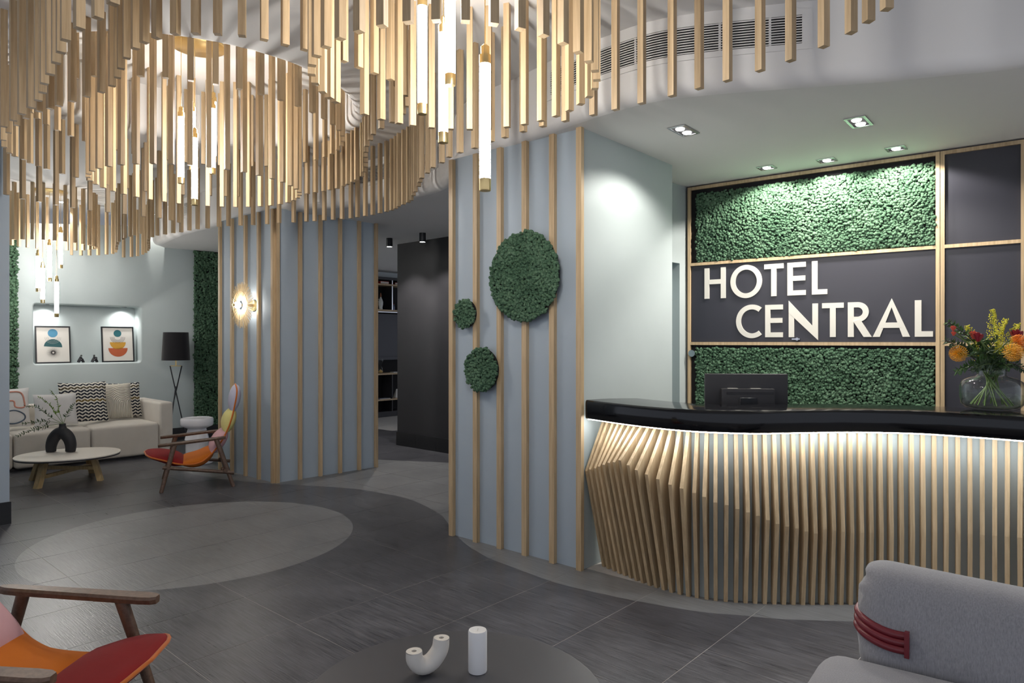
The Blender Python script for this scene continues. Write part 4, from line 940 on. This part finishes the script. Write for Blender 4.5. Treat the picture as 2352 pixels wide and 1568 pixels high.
# ------------------------------------------------------------------ niche: prints, figures, small lamps
def frame(lab, pxs, pys, art):
    a, b = ray(pxs[0], LQ+ln*-.12, lv), ray(pxs[1], LQ+ln*-.12, lv); Y = LQ.y+lv.y*(a+b)/2
    W2, Hh = b-a, zat(pys[0], Y)-zat(pys[1], Y); c = LQ+lv*((a+b)/2)-ln*.10
    t = thing('framed_print', lab, 'framed print', v3(c, nz0+.022), math.atan2(lv.y, lv.x))
    ln_ = R(-7); M = Matrix.Rotation(ln_, 4, 'X')
    def pl(nm, q, m, d0, d1, par=t): return build(nm, MB().plate([M @ Vector((x, -d0, z)) for x, z in q], (M @ Vector((0,-d1,0)))), m, par)
    fw = .016
    for r in (rect(-W2/2, -W2/2+fw, 0, Hh), rect(W2/2-fw, W2/2, 0, Hh), rect(-W2/2+fw, W2/2-fw, 0, fw), rect(-W2/2+fw, W2/2-fw, Hh-fw, Hh)): pl('frame_bar', r, black_metal, 0, .018)
    pp = pl('print', rect(-W2/2+fw, W2/2-fw, fw, Hh-fw), mat('paper', (.66,.63,.58), .7, var=.03), .004, .004)
    for nm, col, q in art(W2, Hh): 
        for poly in q: pl(nm, poly, mat('ink_'+nm, col, .7, var=.12), .0085, .0006, pp)
def circ(cx, cz, r, a0=0, a1=360, n=28): return [(cx+r*math.cos(R(a0+(a1-a0)*k/n)), cz+r*math.sin(R(a0+(a1-a0)*k/n))) for k in range(n+(0 if a1-a0 == 360 else 1))]
def art1(W2, Hh):
    x = .0; u_ = Hh/84
    rays = [[(x+2*u_*math.cos(R(a-14)), 24*u_+2*u_*math.sin(R(a-14))), (x+14*u_*math.cos(R(a)), 24*u_+14*u_*math.sin(R(a))), (x+2*u_*math.cos(R(a+14)), 24*u_+2*u_*math.sin(R(a+14)))] for a in range(0, 360, 12)]
    return [('blue_disc', (.07,.24,.38), [circ(x, 68*u_, 9.5*u_)]), ('grey_arc', (.42,.39,.36), [q for r in (16, 13, 10) for q in arc_strip(x, 60*u_, r*u_, r*u_, .7*u_, .7*u_, 185, 355, 14)]), ('teal_half', (.02,.09,.10), [circ(x, 37*u_, 17.5*u_, -4, 176)]), ('ink_star', (.05,.045,.045), rays)]
def art2(W2, Hh):
    x = .0; u_ = Hh/84
    return [('teal_disc', (.015,.12,.14), [circ(x, 68*u_, 8.3*u_)]), ('grey_arc', (.20,.18,.17), [q for r in (16, 13.5, 11, 8.5) for q in arc_strip(x, 60*u_, r*u_, r*u_, .8*u_, .8*u_, 182, 358, 14)]), ('mustard_half', (.52,.27,.03), [circ(x, 47*u_, 17*u_, 180, 360)]), ('terracotta_half', (.42,.09,.03), [circ(x, 33*u_, 20.5*u_, 180, 360)])]
frame('black framed print with blue disc and ink star in the wall niche', (80.5, 162), (747, 833.5), art1)
frame('black framed print with mustard and terracotta bowls in the wall niche', (233, 307.5), (749, 831), art2)
fig_m = mat('figure_black', (.012,.011,.014), .25, var=.1)
for px, lab, var in ((185.5, 'small black seated figure in the niche nearer the blue print', 0), (217, 'small black seated figure in the niche nearer the terracotta print', 1)):
    a = ray(px, LQ-ln*.09, lv); c = v3(LQ-ln*.09+lv*a, nz0+.02); k = (LQ.y+lv.y*a)/F
    t = thing('figurine', lab, 'figurine', c, math.atan2(lv.y, lv.x))
    build('body', MB().tube(catmull([Vector((-.03,0,.008)), Vector((-.02,0,.035)), Vector((-.005,0,.062)), Vector((.004,0,.082))], .008), [.02]*4+[.016]*30 if False else .017, 12), fig_m, t, True, 60)
    build('head', MB().lathe([(.001,-.013),(.010,-.008),(.013,0),(.010,.008),(.001,.013)], (.006-.01*var,0,.098), 14), fig_m, t, True)
    build('legs', MB().tube(catmull([Vector((-.025,-.012,.012)), Vector((.012,-.018,.048)), Vector((.036,-.015,.008))], .008), .010, 10).tube(catmull([Vector((-.02,.012,.012)), Vector((.006,.016,.04)), Vector((.03,.012,.006))], .008), .009, 10), fig_m, t, True, 60)
    build('arms', MB().tube(catmull([Vector((-.004,-.014,.07)), Vector((.022,-.02,.05+.02*var)), Vector((.014,-.018,.03))], .008), .007, 8).tube(catmull([Vector((-.004,.014,.07)), Vector((.02,.018,.046)), Vector((.006,.014,.03))], .008), .007, 8), fig_m, t, True, 60)
for px, lab in ((107, 'small round lamp in the niche ceiling over the blue print'), (286, 'small round lamp in the niche ceiling over the terracotta print')):
    a = ray(px, LQ-ln*.12, lv); c = LQ-ln*.13+lv*a; t = thing('niche_lamp', lab, 'niche lamp', v3(c, nz1-.026))
    build('trim', MB().lathe([(.022,nz1-.026),(.032,nz1-.027),(.034,nz1-.0205)], v3(c,0), 24), chrome, t, True, world=True)
    build('lamp_glass', MB().lathe([(.001,nz1-.0255),(.021,nz1-.0255)], v3(c,0), 20), lamp_glow, t, world=True)
    lamp('SPOT', v3(c, nz1-.035), 9, (1,.98,.95), t, .02, 130, .8, v3(-ln*.2, -1))

# ------------------------------------------------------------------ sunburst sconce on the battened wall
s = ray(553, K_+nl*.15, kl); Pc = K_+nl*.15+kl*s; zc_ = zat(700.5, Pc.y); Rr = 52.5*Pc.y/F
t = thing('wall_sconce', 'round sunburst wall lamp of golden straws on the battened wall', 'wall lamp', v3(Pc-nl*.12, zc_-Rr))
straw_m = mat('straw', (.70,.55,.33), .55, var=.35, vs=60); kl3, nl3 = Vector(v3(kl, 0)), Vector(v3(nl, 0)); c3 = Vector(v3(Pc, zc_)); mb = MB()
for k in range(260):
    a = 2*math.pi*k/260+random.uniform(-.02,.02); d = kl3*math.cos(a)+Vector((0,0,1))*math.sin(a); r1 = Rr*random.uniform(.9, 1.03); y = random.uniform(-.010,.010)
    p0 = c3+d*.05+nl3*(y*.3); p1 = c3+d*r1+nl3*(y-.012); mb.tube([p0, p1], .0022, 4)
o = build('straws', mb, straw_m, t, world=True); o['kind'] = 'stuff'
build('wire_ring', MB().tube([c3+(kl3*math.cos(2*math.pi*k/48)+Vector((0,0,1))*math.sin(2*math.pi*k/48))*Rr*.63+nl3*.008 for k in range(48)], .002, 6, closed=True), brass, t, True, world=True)
build('backplate', MB().tube([c3-nl3*.15, c3-nl3*.125], .06, 28), brass, t, True, 30, world=True)
build('stem', MB().tube([c3-nl3*.13, c3+nl3*.01], .012, 14), brass, t, True, world=True)
build('knob', MB().tube([c3+nl3*.055, c3+nl3*.075, c3+nl3*.09], [.012,.017,.010], 18), brass, t, True, world=True)
M4 = Matrix.Translation(c3+nl3*.035) @ Matrix.Diagonal((1,1,1,1))
build('bulb', MB().lathe([(.001,-.035),(.02,-.03),(.034,-.014),(.037,0),(.034,.014),(.02,.03),(.001,.035)], c3+nl3*.035, 20), emit('bulb_glow', (1,.97,.92), 85), t, True, world=True)


# ------------------------------------------------------------------ bookcase at the end of the corridor
KO = Vector((-2.62, 12.78)); kv = Vector((.66,.751)); kb = Vector((-.751,.66))
bk = thing('bookcase', 'black bookcase with pale shelves at the end of the corridor', 'bookcase', v3(KO, 0), math.atan2(kv.y, kv.x)); Yb = 12.95
def bb(nm, x0, x1, y0, y1, z0, z1, m): return build(nm, MB().box(((x0+x1)/2,(y0+y1)/2,(z0+z1)/2), (x1-x0,y1-y0,z1-z0)), m, bk)
zsh = [zat(651, Yb), zat(710.5, Yb), zat(857.5, Yb), zat(917, Yb)]; ztop = H0-.13
bb('back_panel', -.3, 1.2, .30, .32, 0, ztop, void_black); bb('plinth', -.3, 1.2, .02, .30, 0, .10, black_matte); bb('crown', -.3, 1.2, -.01, .32, ztop-.05, ztop, black_matte)
bb('niche_panel', -.3, 1.2, .22, .24, zsh[2]+.25, zsh[1]-.07, panel_dark); bb('niche_rail', -.3, 1.2, .212, .22, zat(818, Yb)-.02, zat(818, Yb), black_metal)
for z in zsh: bb('shelf', -.3, 1.2, 0, .30, z-.028, z, oak_pale)
xd = ray(902, KO, kv)
for a, b in ((.1, zsh[3]-.03), (zsh[3], zsh[2]-.03), (zsh[1], zsh[0]-.03), (zsh[0], ztop-.05)): bb('divider', xd-.012, xd+.012, .01, .30, a, b, chrome if b > 1.8 else black_matte)
bb('reflection_strip', -.3, 1.2, .06, .10, zsh[1]-.05, zsh[1]-.035, chrome)  # chrome strip added to imitate the pale reflection below the shelf

def on(px, d, z): x = ray(px, KO+kb*d, kv); return v3(KO+kb*d+kv*x, z+.0015)
struct('wall_far', MB().prism([tuple(KO+kb*.34-kv*2), tuple(KO+kb*.34+kv*4), tuple(KO+kb*.5+kv*4), tuple(KO+kb*.5-kv*2)], 0, H0+.01), paint_white)
red_m = mat('book_red', (.45,.03,.02), .5, var=.2); brz = math.atan2(kv.y, kv.x)
for px, wd, h, lab, m in ((878, .20, .05, 'stack of red books lying on the upper shelf beyond the corridor', red_m), (910, .18, .045, 'red box lying on the upper shelf behind the black wall edge', red_m)):
    z = zsh[0]; t = thing('book', lab, 'book', on(px, .12, z), brz)
    build('cover', MB().box((0,0,h/2), (wd,.15,h)), m, t); build('pages', MB().box((0,-.004,h/2), (wd*.97,.146,h*.7)), letter_mat, t)
cer = mat('ceramic_painted', (.62,.64,.62), .25, var=.25, vs=40); cork = mat('copper_stopper', (.25,.09,.04), .5, var=.2)
t = thing('ceramic_bottle', 'painted white ceramic bottle with copper stopper on the shelf', 'bottle', on(874.5, .10, zsh[1])); k = Yb/F
build('body', MB().lathe([(3*k,0),(4.5*k,.01),(4*k,.04),(5.5*k,.10),(5.5*k,.15),(3.5*k,.20),(2*k,.22),(2*k,.24)], n=24), cer, t, True, 50); build('stopper', MB().lathe([(1.6*k,.235),(2*k,.27),(1.2*k,.30),(.8*k,.32)], n=14), cork, t, True); build('handle', MB().tube(catmull([Vector((-.03,0,.20)), Vector((-.055,0,.19)), Vector((-.045,0,.14))], .01), .006, 8), cer, t, True)
t = thing('small_bottle', 'slim blue and red bottle by the shelf divider', 'bottle', on(904.5, .09, zsh[1])); build('body', MB().lathe([(.012,0),(.016,.005),(.016,.06),(.007,.09),(.007,.11)], n=14), mat('bottle_blue', (.25,.32,.55), .3, var=.3, vs=50), t, True); build('cap', MB().lathe([(.008,.108),(.008,.125)], n=12), red_m, t, True)
t = thing('hourglass', 'glass hourglass with golden sand on the lower shelf', 'hourglass', on(874, .10, zsh[2])); 
build('glass', MB().lathe([(.035,.008),(.05,.03),(.045,.08),(.02,.13),(.008,.15),(.02,.17),(.045,.22),(.05,.26),(.04,.285),(.01,.29)], n=24), glass_m, t, True, 60); build('sand', MB().lathe([(.034,.012),(.046,.035),(.001,.075)], n=20), mat('sand', (.62,.42,.16), .9), t, True)
t = thing('paper_card', 'folded white card standing on the lowest shelf', 'card', on(911, .10, zsh[3]), brz); build('leaf', MB().plate([(-.05,-.03,0),(.05,-.03,0),(.02,0,.17),(-.01,0,.17)], (0,.002,0)), letter_mat, t); build('leaf', MB().plate([(-.05,.05,0),(.05,.05,0),(.02,.004,.17),(-.01,.004,.17)], (0,.002,0)), letter_mat, t)
t = thing('magazine', 'thin magazine lying flat on the lowest shelf', 'magazine', on(878, .10, zsh[3]), brz); build('cover', MB().box((0,0,.007), (.26,.18,.014)), mat('magazine_grey', (.12,.14,.2), .4, var=.4, vs=20), t); build('pages', MB().box((0,-.003,.007), (.255,.176,.01)), letter_mat, t)
t = thing('booklet', 'white booklet lying beside the hourglass', 'booklet', on(906, .08, zsh[2]), brz); build('cover', MB().box((0,0,.008), (.13,.1,.016)), letter_mat, t); build('spine', MB().box((0,-.051,.008), (.13,.002,.016)), cer, t)

# ------------------------------------------------------------------ flowers in a glass vase on the counter
fz = at(2278, 941, HT+.0); fz = Vector(((2278-CX)/F*3.64, 3.64)); k = fz.y/F
fv = thing('glass_vase', 'round clear glass vase of water standing on the black counter', 'vase', v3(fz, HT))
R1, hn_ = 63*k, 99*k
op = [(.001,.004),(R1*.62,.004),(R1*.82,.012),(R1*.95,.035),(R1,.07),(R1,.125),(R1*.93,.155),(R1*.75,.172),(R1*.50,.182),(R1*.45,.192),(R1*.45,hn_),(R1*.47,hn_+.004)]
ip = [(max(.001, r-.003), z+(.008 if i < 3 else 0)) for i, (r, z) in enumerate(op)]
build('glass', MB().lathe(op+ip[::-1], n=48, cap=False), glass_m, fv, True, 60)
build('water', MB().lathe([(.001,.0135),(R1*.60,.0135),(R1*.79,.0215),(R1*.92,.037),(R1*.972,.07),(R1*.972,.085),(.001,.085)], n=48, cap=False), water_m, fv, True, 40)
neck = Vector(v3(fz, HT+hn_-.01))
def fpx(px, py, dy=0): Y = fz.y+dy; return Vector(((px-CX)/F*Y, Y, zat(py, Y)))
def stem_path(tip, j):
    a = j*2.4; b0 = Vector(v3(fz, HT+.03))+Vector((math.cos(a+2.5)*R1*.65, math.sin(a+2.5)*R1*.65, 0)); nk = neck+Vector((math.cos(a), math.sin(a), 0))*R1*.28
    return catmull([b0, nk, nk.lerp(tip, .55)+Vector((0,0,.02)), tip], .015)
gold = mat('bloom_gold', (.85,.42,.03), .6, var=.25, vs=40); orange_b = mat('bloom_orange', (.80,.24,.015), .6, var=.25, vs=40); rose_m = mat('petal_crimson', (.24,.008,.02), .55, var=.25, vs=30); coral_m = mat('petal_coral', (.62,.10,.06), .6, var=.2, vs=30); yel_m = mat('bloom_yellow', (.62,.58,.05), .7, var=.3, vs=60)
def flower(nm, lab, px, py, dy, j, cat='flower', st_m=stem_m):
    tip = fpx(px, py, dy); t = thing(nm, lab, cat, tip, 0, 'flowers in the glass vase'); build('stem', MB().tube(stem_path(tip, j), .0032, 7), st_m, t, True, world=True); return t, tip
def pincushion(lab, px, py, dy, j, m, d, r=.040):
    t, tip = flower('pincushion_flower', lab, px, py, dy, j); d = Vector(d).normalized(); mb = MB(); up = d.orthogonal().normalized(); sd = d.cross(up)
    for k in range(110):
        a = k*2.39996; h = (k+.5)/110; el = .25+h*1.5; dr = d*math.cos(el)+(up*math.cos(a)+sd*math.sin(a))*math.sin(el)
        p1 = tip+dr*r*.35; p2 = tip+dr*r*1.0; p3 = tip+dr*r*1.05+d*r*.55*math.sin(el); mb.tube([p1, p2, p3], [.0011,.0010,.0013], 4); mb.add([p3+Vector(v_)*.0022 for v_ in ((1,0,0),(-1,0,0),(0,1,0),(0,-1,0),(0,0,1),(0,0,-1))], [(0,2,4),(2,1,4),(1,3,4),(3,0,4),(2,0,5),(1,2,5),(3,1,5),(0,3,5)])
    o = build('styles', mb, m, t, True, world=True); o['kind'] = 'stuff'
    build('heart', MB().lathe([(.001,-r*.4),(r*.28,-r*.28),(r*.4,0),(r*.28,r*.28),(.001,r*.36)], tip, 16), stem_m, t, True, world=True)
pincushion('golden pincushion flower leaning out over the vase shoulder beside the moss', 2206, 812, -.06, 0, gold, (-.85,-.45,.05))
pincushion('yellow pincushion flower facing the room low in the bouquet', 2320, 810, -.13, 1, gold, (.1,-1,.1), .043)
pincushion('deep orange pincushion flower partly behind the yellow one', 2333, 789, -.05, 2, orange_b, (.35,-.8,.3), .040)
def rose(lab, px, py, dy, j, r, m):
    t, tip = flower('rose', lab, px, py, dy, j)
    for k in range(11):
        a = k*2.4; f = k/10; rr = r*(.28+.60*f); th0 = a; mb = MB(); rows = []
        for i in range(7):
            z = i/6; row = []
            for q in range(9):
                b = th0+(q/8-.5)*(2.0-.5*f); e = math.sin(math.pi*q/8)**.5 if 0 < q < 8 else 0
                rad = rr*(.30+.70*z**.8)*(1+.18*z*z*f); row.append(tip+Vector((math.cos(b)*rad, math.sin(b)*rad, -r*.9+r*2.1*z*(.6+.4*e)*(1-.2*f))))
            rows.append(row)
        mb.grid(rows); build('petal', mb, m, t, True, 70, world=True)
rose('crimson rose half open low in the bouquet next to a coral one', 2246, 775, -.08, 3, .024, rose_m)
rose('large crimson rose on the outer side of the bouquet', 2334, 770, -.02, 4, .030, rose_m)
rose('coral red rose beside the smaller crimson rose', 2236, 770, -.03, 5, .022, coral_m)
rose('small coral carnation on the leafy outer twig', 2189, 754, -.05, 6, .014, coral_m)
rose('smallest coral carnation bud below its pair on the leafy twig', 2190, 766, -.06, 7, .012, coral_m)
def goldenrod(lab, px, py, dy, j):
    t, tip = flower('goldenrod', lab, px, py, dy, j); P = stem_path(tip, j); n = len(P); mb = MB(); bv, bf = [], []
    for k in range(int(n*.55), n, 1):
        f = (k-n*.55)/(n*.45); L = .065*(1-f)+.012; tg = (P[min(n-1,k+1)]-P[k-1]).normalized()
        for s_ in range(3):
            a = k*2.1+s_*2.1; d = (Vector((math.cos(a), math.sin(a), .35))+tg*.8).normalized()
            for q in range(7):
                c = P[k]+d*L*(q+1)/7+Vector((random.gauss(0,.003), random.gauss(0,.003), random.gauss(0,.003))); r = random.uniform(.0030,.0050)
                mb.add([c+Vector(v_)*r for v_ in ((1,0,0),(-1,0,0),(0,1,0),(0,-1,0),(0,0,1),(0,0,-1))], [(0,2,4),(2,1,4),(1,3,4),(3,0,4),(2,0,5),(1,2,5),(3,1,5),(0,3,5)])
    o = build('florets', mb, yel_m, t, True, world=True); o['kind'] = 'stuff'
goldenrod('tallest yellow goldenrod plume rising from the middle of the bouquet', 2280, 716, 0, 8); goldenrod('yellow goldenrod plume reaching low towards the hotel sign', 2222, 753, .02, 9)
goldenrod('yellow goldenrod plume leaning over the large crimson rose', 2338, 749, .03, 10); goldenrod('short yellow goldenrod plume behind the tallest one', 2310, 738, .05, 11)
GR = [('leafy twig with coral buds reaching outward from the bouquet', (2178,740,-.02), twig_m), ('leafy twig bending below the coral buds', (2172,782,-.05), twig_m), ('leafy sprig hanging low over the glass shoulder', (2196,853,-.10), stem_m), ('leafy sprig bent over the vase neck front', (2232,850,-.14), stem_m), ('leafy sprig rising behind the roses', (2262,780,-.04), stem_m), ('leafy sprig among the goldenrod plumes', (2292,776,-.04), stem_m), ('leafy sprig under the yellow pincushion flower', (2318,845,-.10), stem_m), ('thin brown twig sticking out beyond the vase', (2352,847,-.03), twig_m), ('leafy sprig on the far side of the bouquet', (2356,800,.04), stem_m), ('dense leafy sprig filling the middle of the bouquet', (2272,806,-.10), stem_m), ('dense leafy sprig filling the bouquet behind the golden flower', (2236,806,-.06), stem_m), ('leafy sprig filling the gap under the deep orange flower', (2300,818,-.09), stem_m)]
for j, (lab, q, sm_) in enumerate(GR):
    a = j*1.7+.6; nk = neck+Vector((math.cos(a), math.sin(a), 0))*R1*.3; tip = fpx(*q)
    sprig('greenery_sprig', lab, [Vector(v3(fz, HT+.03))+Vector((math.cos(a+2.6)*R1*.6, math.sin(a+2.6)*R1*.6, 0)), nk, nk.lerp(tip,.5)+Vector((0,0,.03)), tip], .052, .021, 1, sm_, leaf_a if j % 2 else mat('leaf_green', (.06,.13,.035), .5, var=.3, vs=30), 'flowers in the glass vase', .002, .57)
